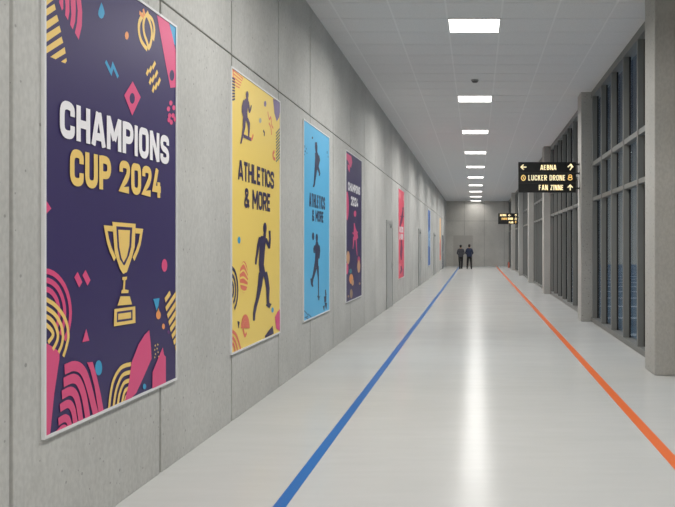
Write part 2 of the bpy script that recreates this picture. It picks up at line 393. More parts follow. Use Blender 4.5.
('p','gold',[(1.481,.306),(1.478,.301),(1.472,.3),(1.465,.303),(1.463,.308),(1.465,.313),(1.472,.314),(1.478,.311)]),
('p','gold',[(1.524,.309),(1.521,.304),(1.514,.303),(1.508,.306),(1.505,.312),(1.508,.316),(1.514,.318),(1.521,.315)]),
('p','gold',[(1.494,.271),(1.491,.266),(1.485,.265),(1.478,.268),(1.475,.274),(1.478,.279),(1.485,.28),(1.491,.277)]),
('p','gold',[(1.541,.279),(1.538,.274),(1.532,.273),(1.525,.276),(1.522,.282),(1.525,.287),(1.532,.288),(1.538,.285)]),
('p','gold',[(1.481,.248),(1.478,.243),(1.472,.242),(1.465,.245),(1.463,.25),(1.465,.255),(1.472,.256),(1.478,.253)]),
('p','gold',[(1.55,.245),(1.547,.24),(1.54,.239),(1.534,.242),(1.531,.247),(1.534,.252),(1.54,.253),(1.547,.25)])],
[('p','gold',[(.8,1.269),(1.149,1.265),(1.133,1.097),(1.087,1.018),(1.011,.92),(.956,.91),(.909,.948),(.835,1.056)]),
('p','navy',[(.856,1.24),(1.095,1.237),(1.079,1.097),(1.045,1.036),(.982,.973),(.967,.968),(.909,1.013),(.873,1.098)]),
('p','gold',[(.884,1.217),(1.06,1.217),(1.049,1.106),(1.011,1.028),(.963,.989),(.931,1.021),(.898,1.098)]),
('s','gold',.038,[(.807,1.222),(.709,1.224),(.736,1.148),(.776,1.082),(.838,1.014)]),
('s','gold',.038,[(1.145,1.215),(1.245,1.213),(1.212,1.124),(1.173,1.07),(1.114,1.009)]),
('p','gold',[(.945,.888),(1.015,.889),(1.008,.868),(.989,.864),(.982,.8),(1.038,.792),(1.034,.771),(.927,.776),(.931,.796),(.952,.802),(.963,.865),(.941,.87)]),
('p','gold',[(.916,.756),(1.056,.747),(1.091,.686),(.873,.695)]),
('p','gold',[(.828,.675),(1.141,.669),(1.145,.548),(.821,.558)]),
('p','navy',[(.866,.653),(1.098,.648),(1.098,.574),(.863,.581)]),
('p','gold',[(.884,.638),(1.075,.633),(1.075,.589),(.88,.596)])]),
([('p','salmon',[(.05,2.898),(.398,2.878),(.252,2.723),(.087,2.753)]),
('s','goldp',.018,[(.087,2.87),(.371,2.856)]),
('s','goldp',.018,[(.087,2.834),(.357,2.826)]),
('s','goldp',.018,[(.087,2.798),(.344,2.796)]),
('s','goldp',.018,[(.087,2.761),(.331,2.766)]),
('s','goldp',.018,[(.087,2.725),(.318,2.737)]),
('s','goldp',.018,[(.087,2.689),(.304,2.707)]),
('s','ink',.02,[(.038,2.803),(.125,2.802)]),
('s','ink',.02,[(.038,2.771),(.125,2.774)]),
('s','ink',.02,[(.038,2.739),(.125,2.745)]),
('s','ink',.02,[(.038,2.707),(.125,2.717)]),
('s','ink',.02,[(.038,2.675),(.125,2.689)]),
('s','ink',.02,[(.038,2.643),(.125,2.66)]),
('s','ink',.02,[(.038,2.611),(.125,2.632)]),
('s','ink',.02,[(.038,2.579),(.125,2.604)]),
('p','mauve',[(1.563,2.885),(1.921,2.909),(1.845,2.71),(1.734,2.637),(1.625,2.721)]),
('p','mauve',[(1.271,2.77),(1.268,2.758),(1.26,2.746),(1.247,2.736),(1.231,2.728),(1.213,2.725),(1.197,2.726),(1.184,2.732),(1.176,2.741),(1.173,2.752),(1.176,2.764),(1.184,2.776),(1.197,2.786),(1.213,2.793),(1.231,2.797),(1.247,2.796),(1.26,2.79),(1.268,2.782)]),
('p','grey',[(1.069,2.54),(1.066,2.529),(1.058,2.519),(1.045,2.51),(1.03,2.504),(1.014,2.502),(.998,2.503),(.986,2.507),(.978,2.515),(.975,2.524),(.978,2.534),(.986,2.545),(.998,2.553),(1.014,2.559),(1.03,2.562),(1.045,2.561),(1.058,2.557),(1.066,2.549)]),
('s','ink',.03,[(1.141,2.435),(1.153,2.432),(1.171,2.427),(1.188,2.422),(1.197,2.416),(1.196,2.407),(1.189,2.397),(1.179,2.387),(1.173,2.38)]),
('s','salmon',.025,[(1.33,2.688),(1.342,2.671),(1.359,2.647),(1.379,2.624),(1.398,2.61),(1.415,2.614),(1.434,2.628),(1.451,2.643),(1.466,2.645),(1.477,2.63),(1.484,2.604),(1.491,2.577),(1.501,2.556),(1.518,2.545),(1.538,2.538),(1.558,2.534),(1.571,2.531)]),
('s','salmon',.025,[(1.381,2.565),(1.397,2.557),(1.421,2.545),(1.446,2.531),(1.466,2.515),(1.479,2.496),(1.489,2.473),(1.496,2.452),(1.501,2.437)]),
('s','pine',.02,[(1.697,2.485),(1.94,2.601)]),
('s','pine',.02,[(1.697,2.446),(1.94,2.561)]),
('s','pine',.02,[(1.697,2.407),(1.94,2.521)]),
('s','pine',.02,[(1.697,2.368),(1.94,2.481)]),
('s','pine',.02,[(1.697,2.329),(1.94,2.441)]),
('s','pine',.02,[(1.697,2.29),(1.94,2.401)]),
('s','pine',.02,[(1.697,2.251),(1.94,2.361)]),
('s','pine',.02,[(1.697,2.212),(1.94,2.321)]),
('s','pine',.02,[(1.697,2.173),(1.94,2.281)]),
('s','pine',.02,[(1.697,2.135),(1.94,2.241)]),
('s','salmon',.04,[(1.625,2.257),(1.612,2.25),(1.593,2.241),(1.574,2.229),(1.563,2.218),(1.56,2.205),(1.563,2.191),(1.57,2.177),(1.58,2.167),(1.598,2.163),(1.622,2.162),(1.645,2.162),(1.661,2.162)]),
('p','blue',[(.304,1.16),(.301,1.147),(.293,1.136),(.28,1.127),(.264,1.123),(.247,1.123),(.231,1.127),(.218,1.136),(.21,1.147),(.207,1.159),(.21,1.172),(.218,1.183),(.231,1.191),(.247,1.196),(.264,1.196),(.28,1.192),(.293,1.184),(.301,1.172)]),
('s','ink',.038,[(-.012,.737),(.014,.736),(.038,.725),(.058,.706),(.071,.681),(.076,.653),(.071,.625),(.058,.602),(.038,.585)]),
('s','ink',.038,[(-.023,.808),(.025,.806),(.071,.786),(.109,.75),(.134,.702),(.143,.649),(.134,.596),(.109,.551),(.071,.52)]),
('s','ink',.038,[(-.034,.879),(.037,.876),(.105,.847),(.161,.794),(.199,.724),(.212,.644),(.199,.567),(.161,.501),(.105,.455)]),
('p','salmon',[(.559,.761),(.55,.702),(.525,.652),(.486,.616),(.439,.598),(.39,.602),(.344,.625),(.307,.664),(.283,.716),(.275,.773),(.283,.83),(.307,.88),(.344,.916),(.39,.935),(.439,.934),(.486,.912),(.525,.873),(.55,.82)]),
('s','goldp',.022,[(.285,.872),(.307,.883),(.34,.9),(.378,.914),(.414,.915),(.453,.895),(.494,.86),(.532,.824),(.559,.799)]),
('s','goldp',.022,[(.285,.816),(.307,.823),(.34,.833),(.378,.841),(.414,.84),(.453,.824),(.494,.799),(.532,.773),(.559,.755)]),
('s','goldp',.022,[(.285,.761),(.307,.763),(.34,.766),(.378,.767),(.414,.764),(.453,.753),(.494,.737),(.532,.721),(.559,.71)]),
('s','goldp',.022,[(.285,.705),(.307,.702),(.34,.698),(.378,.694),(.414,.689),(.453,.683),(.494,.676),(.532,.669),(.559,.665)]),
('s','goldp',.022,[(.285,.649),(.307,.642),(.34,.631),(.378,.62),(.414,.613),(.453,.612),(.494,.614),(.532,.618),(.559,.62)]),
('s','salmon',.035,[(.334,.232),(.342,.276),(.364,.313),(.399,.339),(.442,.351),(.489,.346),(.533,.326),(.569,.293),(.593,.249),(.601,.202)]),
('s','salmon',.035,[(.37,.228),(.376,.26),(.392,.287),(.418,.305),(.449,.314),(.482,.31),(.514,.296),(.54,.271),(.557,.24),(.563,.207)]),
('s','salmon',.035,[(.407,.224),(.411,.244),(.421,.26),(.436,.271),(.455,.276),(.476,.274),(.495,.265),(.511,.25),(.521,.232),(.525,.211)]),
('s','salmon',.035,[(.439,.221),(.44,.229),(.445,.237),(.452,.242),(.461,.244),(.47,.243),(.479,.239),(.486,.232),(.491,.224),(.492,.215)]),
('s','salmon',.035,[(.384,.227),(.395,.209),(.411,.183),(.428,.157),(.445,.141),(.462,.14),(.48,.148),(.496,.158),(.507,.165)]),
('p','ink',[(.197,.324),(.275,.307),(.236,.237)]),
('s','salmon',.035,[(.038,.236),(.061,.227),(.094,.215),(.132,.198),(.169,.175),(.205,.139),(.244,.093),(.28,.049),(.304,.019)]),
('s','salmon',.035,[(.038,.176),(.055,.167),(.079,.154),(.106,.137),(.131,.119),(.153,.094),(.175,.064),(.194,.036),(.207,.017)]),
('s','salmon',.035,[(.038,.116),(.048,.108),(.064,.098),(.08,.086),(.093,.072),(.103,.056),(.111,.037),(.117,.02),(.121,.008)]),
('p','ink',[(1.206,.048),(1.536,.13),(1.589,.027),(1.218,.022)]),
('p','pink',[(1.643,.223),(1.752,.275),(1.921,.316),(1.921,.01),(1.697,.079)]),
('p','blue',[(1.589,.315),(1.586,.304),(1.577,.296),(1.563,.29),(1.545,.287),(1.527,.289),(1.51,.294),(1.496,.303),(1.487,.313),(1.484,.325),(1.487,.335),(1.496,.344),(1.51,.35),(1.527,.352),(1.545,.351),(1.563,.346),(1.577,.337),(1.586,.327)])],
[('p','plum',[(.576,2.736),(.573,2.722),(.565,2.708),(.552,2.696),(.536,2.688),(.519,2.685),(.503,2.687),(.49,2.693),(.482,2.704),(.479,2.717),(.482,2.731),(.49,2.745),(.503,2.757),(.519,2.765),(.536,2.768),(.552,2.767),(.565,2.76),(.573,2.75)]),
('p','plum',[(.493,2.696),(.562,2.71),(.562,2.68),(.479,2.664)]),
('p','plum',[(.445,2.668),(.398,2.593),(.387,2.515),(.384,2.436),(.548,2.465),(.531,2.539),(.562,2.618),(.569,2.688)]),
('p','plum',[(.395,2.646),(.341,2.57),(.338,2.512),(.379,2.472),(.418,2.464),(.444,2.476),(.417,2.482),(.391,2.522),(.401,2.578),(.454,2.653)]),
('p','plum',[(.521,2.654),(.552,2.596),(.587,2.547),(.636,2.558),(.615,2.61),(.59,2.67)]),
('p','plum',[(.625,2.548),(.668,2.595),(.694,2.644),(.659,2.639),(.627,2.591),(.585,2.545)]),
('p','plum',[(.377,2.445),(.374,2.358),(.341,2.27),(.308,2.203),(.286,2.171),(.323,2.172),(.353,2.206),(.4,2.275),(.462,2.368),(.486,2.462)]),
('p','plum',[(.456,2.455),(.539,2.417),(.559,2.364),(.555,2.278),(.598,2.283),(.622,2.373),(.628,2.438),(.558,2.485)]),
('s','plum',.035,[(.398,2.268),(.534,2.266),(.676,2.265)]),
('s','salmon',.03,[(.662,2.263),(.671,2.267),(.685,2.272),(.7,2.279),(.712,2.287),(.722,2.298),(.73,2.31),(.737,2.322),(.742,2.331)]),
'next',
('p','ink',[(1.28,1.304),(1.275,1.28),(1.262,1.259),(1.243,1.243),(1.218,1.235),(1.193,1.235),(1.169,1.242),(1.15,1.257),(1.137,1.278),(1.133,1.301),(1.137,1.325),(1.15,1.346),(1.169,1.362),(1.193,1.371),(1.218,1.371),(1.243,1.364),(1.262,1.349),(1.275,1.328)]),
('p','ink',[(1.157,1.257),(1.255,1.259),(1.243,1.189),(1.121,1.188)]),
('p','ink',[(1.038,1.213),(.991,1.122),(.979,1.003),(.962,.883),(1.003,.754),(1.241,.753),(1.163,.88),(1.193,.997),(1.23,1.117),(1.23,1.211)]),
('p','ink',[(.963,1.2),(.893,1.112),(.859,1.022),(.819,.932),(.814,.892),(.87,.89),(.887,.928),(.938,1.017),(.995,1.107),(1.066,1.194)]),
('p','ink',[(1.173,1.179),(1.253,1.124),(1.353,1.072),(1.434,1.082),(1.357,1.136),(1.288,1.192)]),
('p','ink',[(1.425,1.065),(1.458,1.18),(1.445,1.28),(1.368,1.278),(1.381,1.18),(1.336,1.068)]),
('p','ink',[(1.095,.788),(1.201,.701),(1.255,.597),(1.274,.475),(1.286,.397),(1.4,.389),(1.387,.467),(1.406,.591),(1.36,.702),(1.295,.796)]),
('p','ink',[(1.236,.403),(1.394,.35),(1.491,.396),(1.399,.416),(1.367,.401),(1.324,.421)]),
('p','ink',[(.962,.797),(.916,.655),(.86,.526),(.776,.433),(.742,.352),(.742,.272),(.808,.265),(.83,.341),(.886,.417),(.983,.509),(1.09,.638),(1.162,.783)])]),
([('p','slate',[(.64,2.729),(.627,2.713),(.595,2.703),(.563,2.704),(.55,2.716),(.563,2.732),(.595,2.742),(.627,2.741)]),
('p','bluedk',[(.12,2.53),(.112,2.511),(.093,2.501),(.073,2.506),(.065,2.522),(.073,2.541),(.093,2.551),(.112,2.546)]),
('p','bluedk',[(.217,2.51),(.209,2.498),(.189,2.491),(.17,2.493),(.162,2.503),(.17,2.516),(.189,2.523),(.209,2.521)]),
('p','bluedk',[(.162,2.466),(.149,2.453),(.12,2.445),(.091,2.446),(.079,2.455),(.091,2.468),(.12,2.476),(.149,2.475)]),
('p','bluedk',[(.26,2.452),(.251,2.442),(.231,2.436),(.212,2.437),(.203,2.445),(.212,2.455),(.231,2.461),(.251,2.46)]),
('p','bluedk',[(.099,2.411),(.093,2.399),(.079,2.393),(.064,2.396),(.058,2.406),(.064,2.418),(.079,2.424),(.093,2.421)]),
('p','bluedk',[(1.753,2.645),(1.742,2.623),(1.717,2.611),(1.691,2.617),(1.68,2.636),(1.691,2.657),(1.717,2.669),(1.742,2.664)]),
('p','bluedk',[(1.817,2.58),(1.809,2.563),(1.79,2.555),(1.77,2.559),(1.762,2.573),(1.77,2.59),(1.79,2.598),(1.809,2.594)]),
('p','slate',[(1.538,.369),(1.609,.376),(1.662,.272),(1.555,.272)]),
('p','slate',[(1.45,.269),(1.644,.266),(1.627,.167),(1.485,.171)]),
('p','slate',[(1.503,.169),(1.698,.147),(1.644,.04),(1.555,.101)]),
('p','slate',[(1.364,.117),(1.503,.123),(1.468,.02)]),
('s','bluedk',.02,[(.052,.163),(.105,.145),(.184,.118),(.26,.091),(.302,.071),(.291,.062),(.247,.059),(.196,.059),(.162,.059)]),
('s','bluedk',.02,[(.302,.093),(.52,.024)]),
('s','bluedk',.02,[(.093,.066),(.331,.017)])],
[('p','slate',[(.77,2.68),(.762,2.606),(.809,2.525),(.935,2.542),(.951,2.632),(.911,2.701)]),
('p','slate',[(.765,2.516),(.778,2.446),(.762,2.359),(.755,2.282),(1.023,2.304),(1.08,2.389),(1.096,2.488),(.948,2.547)]),
('p','slate',[(.976,2.496),(1.039,2.438),(.952,2.346),(1.046,2.351),(1.154,2.45),(1.087,2.514)]),
('p','slate',[(.755,2.302),(.716,2.171),(.693,2.086),(.67,2.018),(.762,2.023),(.801,2.093),(.871,2.182),(.958,2.318)]),
('p','slate',[(.688,2.038),(.617,1.996),(.613,1.994),(.637,1.98),(.724,1.992),(.775,2.039)]),
('p','slate',[(.862,2.304),(.978,2.264),(1.064,2.228),(1.04,2.191),(1.12,2.195),(1.162,2.239),(1.117,2.287),(1.041,2.336)]),
'next',
('p','slate',[(.716,1.238),(.711,1.218),(.698,1.2),(.678,1.186),(.653,1.179),(.627,1.179),(.602,1.186),(.582,1.199),(.569,1.216),(.565,1.237),(.569,1.257),(.582,1.275),(.602,1.288),(.627,1.296),(.653,1.296),(.678,1.289),(.698,1.276),(.711,1.259)]),
('p','slate',[(.983,1.214),(.978,1.191),(.964,1.17),(.943,1.155),(.917,1.147),(.889,1.147),(.864,1.155),(.843,1.17),(.829,1.19),(.824,1.213),(.829,1.235),(.843,1.256),(.864,1.271),(.889,1.279),(.917,1.28),(.943,1.272),(.964,1.257),(.978,1.237)]),
('p','slate',[(.84,1.159),(.747,1.064),(.793,.966),(.77,.868),(.701,.77),(1.015,.756),(1.006,.858),(1.08,.961),(1.096,1.065),(.967,1.16)]),
('p','slate',[(.719,1.103),(.648,1.051),(.67,.983),(.762,.983),(.754,1.048),(.837,1.095)]),
('p','slate',[(1.007,1.097),(1.064,1.013),(1.023,.895),(1.104,.892),(1.162,1.012),(1.12,1.1)]),
('p','slate',[(.696,.774),(.612,.66),(.529,.597),(.498,.515),(.602,.507),(.661,.585),(.76,.646),(.924,.755)]),
('p','slate',[(.447,.606),(.5,.511),(.59,.473),(.66,.475),(.63,.51),(.534,.605)]),
('p','slate',[(.887,.778),(.975,.59),(.999,.317),(1.007,.242),(1.088,.236),(1.064,.313),(1.055,.587),(1.047,.775)]),
('p','slate',[(.923,.312),(1.064,.25),(1.153,.298),(1.106,.305),(1.064,.274),(.979,.315)])]),
([('p','pink',[(-.019,2.859),(.628,2.857),(.741,2.75),(.59,2.624),(.406,2.652),(.226,2.724),(-.019,2.742)]),
('p','pink',[(.19,2.66),(.479,2.644),(.406,2.513),(.226,2.572)]),
('p','pink',[(.333,1.863),(.321,1.766),(.287,1.68),(.235,1.615),(.171,1.58),(.104,1.578),(.041,1.608),(-.009,1.668),(-.042,1.749),(-.053,1.843),(-.042,1.937),(-.009,2.022),(.041,2.087),(.104,2.124),(.171,2.129),(.235,2.1),(.287,2.041),(.321,1.958)]),
('p','pink',[(1.234,1.746),(1.224,1.723),(1.196,1.703),(1.153,1.687),(1.1,1.677),(1.045,1.675),(.993,1.681),(.952,1.693),(.924,1.712),(.915,1.733),(.924,1.755),(.952,1.776),(.993,1.792),(1.045,1.802),(1.1,1.804),(1.153,1.799),(1.196,1.786),(1.224,1.768)]),
('p','pink',[(.28,.647),(.27,.608),(.244,.575),(.204,.552),(.155,.54),(.103,.542),(.055,.557),(.016,.584),(-.009,.618),(-.018,.656),(-.009,.694),(.016,.727),(.055,.751),(.103,.763),(.155,.761),(.204,.747),(.244,.721),(.27,.686)]),
('p','tan',[(.433,.854),(.421,.81),(.388,.771),(.337,.744),(.275,.73),(.209,.732),(.148,.748),(.098,.778),(.066,.817),(.055,.861),(.066,.905),(.098,.943),(.148,.971),(.209,.985),(.275,.985),(.337,.969),(.388,.939),(.421,.899)]),
('p','pinkd',[(1.743,.785),(1.732,.758),(1.7,.735),(1.652,.719),(1.592,.711),(1.53,.713),(1.472,.724),(1.424,.742),(1.394,.766),(1.383,.792),(1.394,.818),(1.424,.841),(1.472,.857),(1.53,.865),(1.592,.864),(1.652,.854),(1.7,.836),(1.732,.812)]),
('p','tan',[(1.766,.645),(1.754,.599),(1.718,.559),(1.663,.531),(1.596,.518),(1.526,.52),(1.461,.539),(1.408,.57),(1.373,.611),(1.361,.657),(1.373,.702),(1.408,.741),(1.461,.769),(1.526,.784),(1.596,.782),(1.663,.765),(1.718,.733),(1.754,.692)]),
('p','teal',[(.69,.583),(.68,.568),(.652,.555),(.61,.546),(.558,.543),(.503,.545),(.453,.552),(.411,.564),(.384,.579),(.375,.595),(.384,.61),(.411,.623),(.453,.632),(.503,.635),(.558,.634),(.61,.627),(.652,.615),(.68,.6)]),
('p','orange',[(.852,.419),(.837,.386),(.795,.357),(.73,.338),(.651,.331),(.568,.335),(.492,.351),(.429,.376),(.389,.407),(.375,.442),(.389,.474),(.429,.502),(.492,.522),(.568,.53),(.651,.527),(.73,.512),(.795,.487),(.837,.455)]),
('p','tan',[(.914,.349),(.905,.326),(.88,.307),(.842,.294),(.795,.289),(.746,.292),(.7,.302),(.662,.319),(.638,.34),(.63,.363),(.638,.386),(.662,.405),(.7,.418),(.746,.423),(.795,.421),(.842,.411),(.88,.394),(.905,.373)]),
('p','khaki',[(.77,.129),(.761,.097),(.733,.071),(.69,.053),(.637,.046),(.582,.05),(.531,.065),(.489,.088),(.462,.118),(.453,.15),(.462,.18),(.489,.206),(.531,.224),(.582,.232),(.637,.229),(.69,.215),(.733,.191),(.761,.161)]),
('p','khaki',[(1.789,.276),(1.782,.267),(1.762,.259),(1.732,.254),(1.694,.253),(1.655,.255),(1.618,.261),(1.587,.268),(1.568,.278),(1.561,.288),(1.568,.297),(1.587,.305),(1.618,.31),(1.655,.311),(1.694,.309),(1.732,.304),(1.762,.296),(1.782,.286)]),
('p','khaki',[(.375,.103),(.369,.095),(.353,.089),(.327,.086),(.296,.086),(.263,.088),(.232,.093),(.207,.1),(.191,.108),(.185,.116),(.191,.123),(.207,.129),(.232,.132),(.263,.133),(.296,.13),(.327,.126),(.353,.119),(.369,.111)])],
[('p','pink',[(.904,1.544),(.915,1.452),(.896,1.347),(.939,1.259),(.891,1.209),(1.021,1.193),(1.489,1.249),(1.359,1.365),(1.123,1.461),(1.007,1.549)]),
('p','pink',[(.821,1.268),(.811,1.134),(.771,1.026),(.852,1.025),(.934,1.132),(1.007,1.268)]),
('p','pink',[(1.092,1.252),(1.188,1.064),(1.296,.884),(1.383,.883),(1.317,1.065),(1.285,1.256)]),
('p','pink',[(.695,1.34),(1.101,1.284),(1.488,1.372),(1.367,1.385),(1.062,1.324),(.806,1.361)])]),
([('p','pinkl',[(.798,2.717),(.782,2.676),(.739,2.638),(.673,2.608),(.592,2.589),(.507,2.584),(.428,2.593),(.363,2.615),(.321,2.647),(.307,2.685),(.321,2.726),(.363,2.763),(.428,2.794),(.507,2.813),(.592,2.819),(.673,2.811),(.739,2.789),(.782,2.757)]),
('p','pinkl',[(2.024,2.691),(2.007,2.654),(1.96,2.62),(1.887,2.592),(1.798,2.574),(1.704,2.569),(1.617,2.576),(1.546,2.596),(1.5,2.624),(1.484,2.658),(1.5,2.695),(1.546,2.729),(1.617,2.757),(1.704,2.775),(1.798,2.781),(1.887,2.774),(1.96,2.755),(2.007,2.727)]),
('p','pinkl',[(.798,.366),(.782,.321),(.739,.282),(.673,.254),(.592,.241),(.507,.244),(.428,.263),(.363,.294),(.321,.336),(.307,.381),(.321,.426),(.363,.464),(.428,.492),(.507,.506),(.592,.504),(.673,.486),(.739,.454),(.782,.412)]),
('p','pinkd',[(1.396,.262),(2.209,.367),(2.209,-.032),(1.572,-.021)])],
[('p','wine',[(1.397,2.26),(1.012,2.059),(.557,1.836),(.392,1.687),(.71,1.687),(1.214,1.841),(1.612,2.071),(1.749,2.271)]),
('p','wine',[(.608,2.032),(1.222,1.955),(1.953,2.082),(1.73,2.088),(1.222,1.998),(.821,2.053)]),
('p','wine',[(1.841,2.33),(1.825,2.311),(1.778,2.293),(1.706,2.278),(1.619,2.268),(1.526,2.264),(1.44,2.266),(1.37,2.275),(1.324,2.288),(1.309,2.305),(1.324,2.323),(1.37,2.341),(1.44,2.356),(1.526,2.366),(1.619,2.371),(1.706,2.369),(1.778,2.361),(1.825,2.347)]),
'next',
('p','wine',[(.798,1.163),(.714,.997),(.591,.789),(.839,.6),(1.093,.596),(1.179,.78),(1.396,.992),(1.136,1.165)]),
('p','wine',[(.716,.408),(.798,.284),(.595,.167),(.835,.151),(1.308,.263),(1.049,.403)]),
('p','wine',[(1.222,1.207),(1.206,1.187),(1.161,1.169),(1.093,1.155),(1.01,1.148),(.922,1.148),(.839,1.155),(.773,1.168),(.729,1.186),(.714,1.206),(.729,1.226),(.773,1.243),(.839,1.257),(.922,1.264),(1.01,1.265),(1.093,1.258),(1.161,1.245),(1.206,1.228)])]),
([('p','azure',[(0,1.05),(1.87,.95),(1.87,1.9),(0,1.7)])],
[('p','denim',[(.8,.5),(1.0,.9),(.9,1.35),(1.15,1.3),(1.3,.8),(1.05,.35)]),
('p','denim',[(.85,1.45),(1.1,1.4),(1.15,1.65),(.9,1.68)]),
('p','navy',[(.5,2.0),(.75,2.3),(1.0,2.6),(1.3,2.55),(1.0,2.2),(1.2,1.95),(.9,2.05)]),
('p','navy',[(1.05,2.62),(1.3,2.6),(1.3,2.78),(1.08,2.8)])]),
([('p','coral',[(0,0),(1.9,0),(1.9,1.35),(1.2,1.5),(.6,1.2),(0,1.3)])],
[('p','wine',[(.7,.4),(1.0,.95),(.85,1.3),(1.15,1.35),(1.3,.8),(1.0,.3)]),
('p','wine',[(.95,1.42),(1.2,1.4),(1.2,1.6),(.97,1.62)])]),
]
# ------------------------------------------------------------------ materials
M_wall = concrete('wall_concrete', (190, 189.5, 185))
M_back = concrete('end_wall_concrete', (204, 201, 194))
M_col = concrete('column_concrete', (176, 174, 169), grain=False, amp=.08)
M_joint = mat('joint_shadow_gap', (118, 116, 110), .9)
M_ceil = mat('ceiling_tile', (222, 222, 222), .9, spec=.2)
M_tbar = mat('ceiling_runner', (228, 228, 228), .7)
M_plenum = mat('ceiling_plenum', (110, 110, 110), .9)
M_metal = mat('grey_window_metal', (118, 118, 114), .45, .0)
M_gasket = mat('black_gasket', (22, 22, 22), .7)
M_white = mat('white_aluminium', (225, 225, 225), .4)
M_paint = mat('door_paint', (172, 173, 170), .5)
M_frame = mat('door_frame_metal', (164, 165, 162), .45)
M_steel = mat('brushed_steel', (200, 200, 198), .3, .9)
M_black = mat('black_sign', (24, 24, 24), .4)
M_divider = mat('sign_divider', (62, 62, 60), .4)
M_cream = mat('lit_cream_lettering', (250, 236, 190), .5, emit=(255, 240, 196), strength=.72)
M_gold = mat('lit_gold_icon', (235, 200, 120), .5, emit=(240, 200, 118), strength=.8)
M_diff = mat('light_diffuser', (255, 255, 255), .6, emit=(255, 252, 246), strength=PANEL)

# the ceiling board gets a faint perforated grain
def board(m):
    L = m.node_tree.links; p = m.node_tree.nodes['Principled BSDF']
    geo = nd(m, 'ShaderNodeNewGeometry'); n = nd(m, 'ShaderNodeTexNoise'); n.inputs['Scale'].default_value = 90
    L.new(geo.outputs['Position'], n.inputs['Vector'])
    r = nd(m, 'ShaderNodeValToRGB'); r.color_ramp.elements[0].position = .3; r.color_ramp.elements[1].position = .7
    r.color_ramp.elements[0].color = lin(214, 214, 214); r.color_ramp.elements[1].color = lin(226, 226, 226)
    L.new(n.outputs[0], r.inputs[0]); L.new(r.outputs[0], p.inputs['Base Color'])
board(M_ceil)

def floor_material():
    m = mat('polished_floor', (205, 205, 202), .2, spec=.035)
    L = m.node_tree.links; p = m.node_tree.nodes['Principled BSDF']
    geo = nd(m, 'ShaderNodeNewGeometry')
    def noise(scale, vec, detail):
        mp = nd(m, 'ShaderNodeMapping'); mp.inputs['Scale'].default_value = vec
        L.new(geo.outputs['Position'], mp.inputs['Vector'])
        n = nd(m, 'ShaderNodeTexNoise'); n.inputs['Scale'].default_value = scale; n.inputs['Detail'].default_value = detail
        L.new(mp.outputs[0], n.inputs['Vector']); return n.outputs[0]
    a = noise(1.1, (.5, 1.6, 1), 5); b = noise(7, (.25, 1.5, 1), 4)
    mx = nd(m, 'ShaderNodeMath', operation='ADD'); L.new(a, mx.inputs[0]); L.new(b, mx.inputs[1])
    r = nd(m, 'ShaderNodeMapRange'); r.inputs[1].default_value = .7; r.inputs[2].default_value = 1.3
    L.new(mx.outputs[0], r.inputs[0])
    cr = nd(m, 'ShaderNodeValToRGB')
    cr.color_ramp.elements[0].color = lin(FLOOR - 3, FLOOR - 3, FLOOR - 6); cr.color_ramp.elements[1].color = lin(FLOOR + 2, FLOOR + 2, FLOOR - 1)
    L.new(r.outputs[0], cr.inputs[0]); L.new(cr.outputs[0], p.inputs['Base Color'])
    rr = nd(m, 'ShaderNodeMapRange'); rr.inputs[3].default_value = .15; rr.inputs[4].default_value = .22
    L.new(a, rr.inputs[0]); L.new(rr.outputs[0], p.inputs['Roughness'])
    return m
FLOOR = 191
M_floor = floor_material()

def glass_material():
    m = bpy.data.materials.new('window_glass'); m.use_nodes = True
    t = m.node_tree; t.nodes.clear(); L = t.links
    out = nd(m, 'ShaderNodeOutputMaterial'); mix = nd(m, 'ShaderNodeMixShader')
    tr = nd(m, 'ShaderNodeBsdfTransparent'); gl = nd(m, 'ShaderNodeBsdfGlossy')
    tr.inputs[0].default_value = (.86, .9, .92, 1)
    gl.inputs['Roughness'].default_value = .0
    fr = nd(m, 'ShaderNodeFresnel'); geo = nd(m, 'ShaderNodeNewGeometry')
    ior = nd(m, 'ShaderNodeMapRange'); ior.inputs[3].default_value = 1.5; ior.inputs[4].default_value = 1 / 1.5
    L.new(geo.outputs['Backfacing'], ior.inputs[0]); L.new(ior.outputs[0], fr.inputs['IOR'])
    L.new(fr.outputs[0], mix.inputs[0]); L.new(tr.outputs[0], mix.inputs[1]); L.new(gl.outputs[0], mix.inputs[2])
    L.new(mix.outputs[0], out.inputs[0])
    return m
M_glass = glass_material()

# ------------------------------------------------------------------ the shell
XL, XR, XC = -2.484, 2.682, 2.448       # left wall, window face, column face
ZC, YB, Y0 = 5.35, 62.0, -6.0           # ceiling height, end wall, wall behind
SEAM = 3.725

def struct(o): o['kind'] = 'structure'; return o

b = MB(); b.box((XL - .3, Y0 - .3, -.3), (XR + .22, YB + .3, 0), M_floor); struct(b.build('floor'))

b = MB()
b.box((XL - .3, Y0, -.3), (XL - .05, YB + .3, ZC + .3), M_joint)
ys = [-6.9, -5.0, -3.2, -1.4, .4, 2.2, 4.01, 5.90, 7.62]
while ys[-1] < YB: ys.append(ys[-1] + 1.8)
G, GV = .009, .017
for y, yn in zip(ys, ys[1:]):
    a, c = max(y, Y0) + GV, min(yn, YB) - GV
    b.box((XL - .06, a, 0), (XL, c, SEAM - G), M_wall, .005)
    b.box((XL - .06, a, SEAM + G), (XL, c, ZC + .02), M_wall, .005)
struct(b.build('wall_left'))

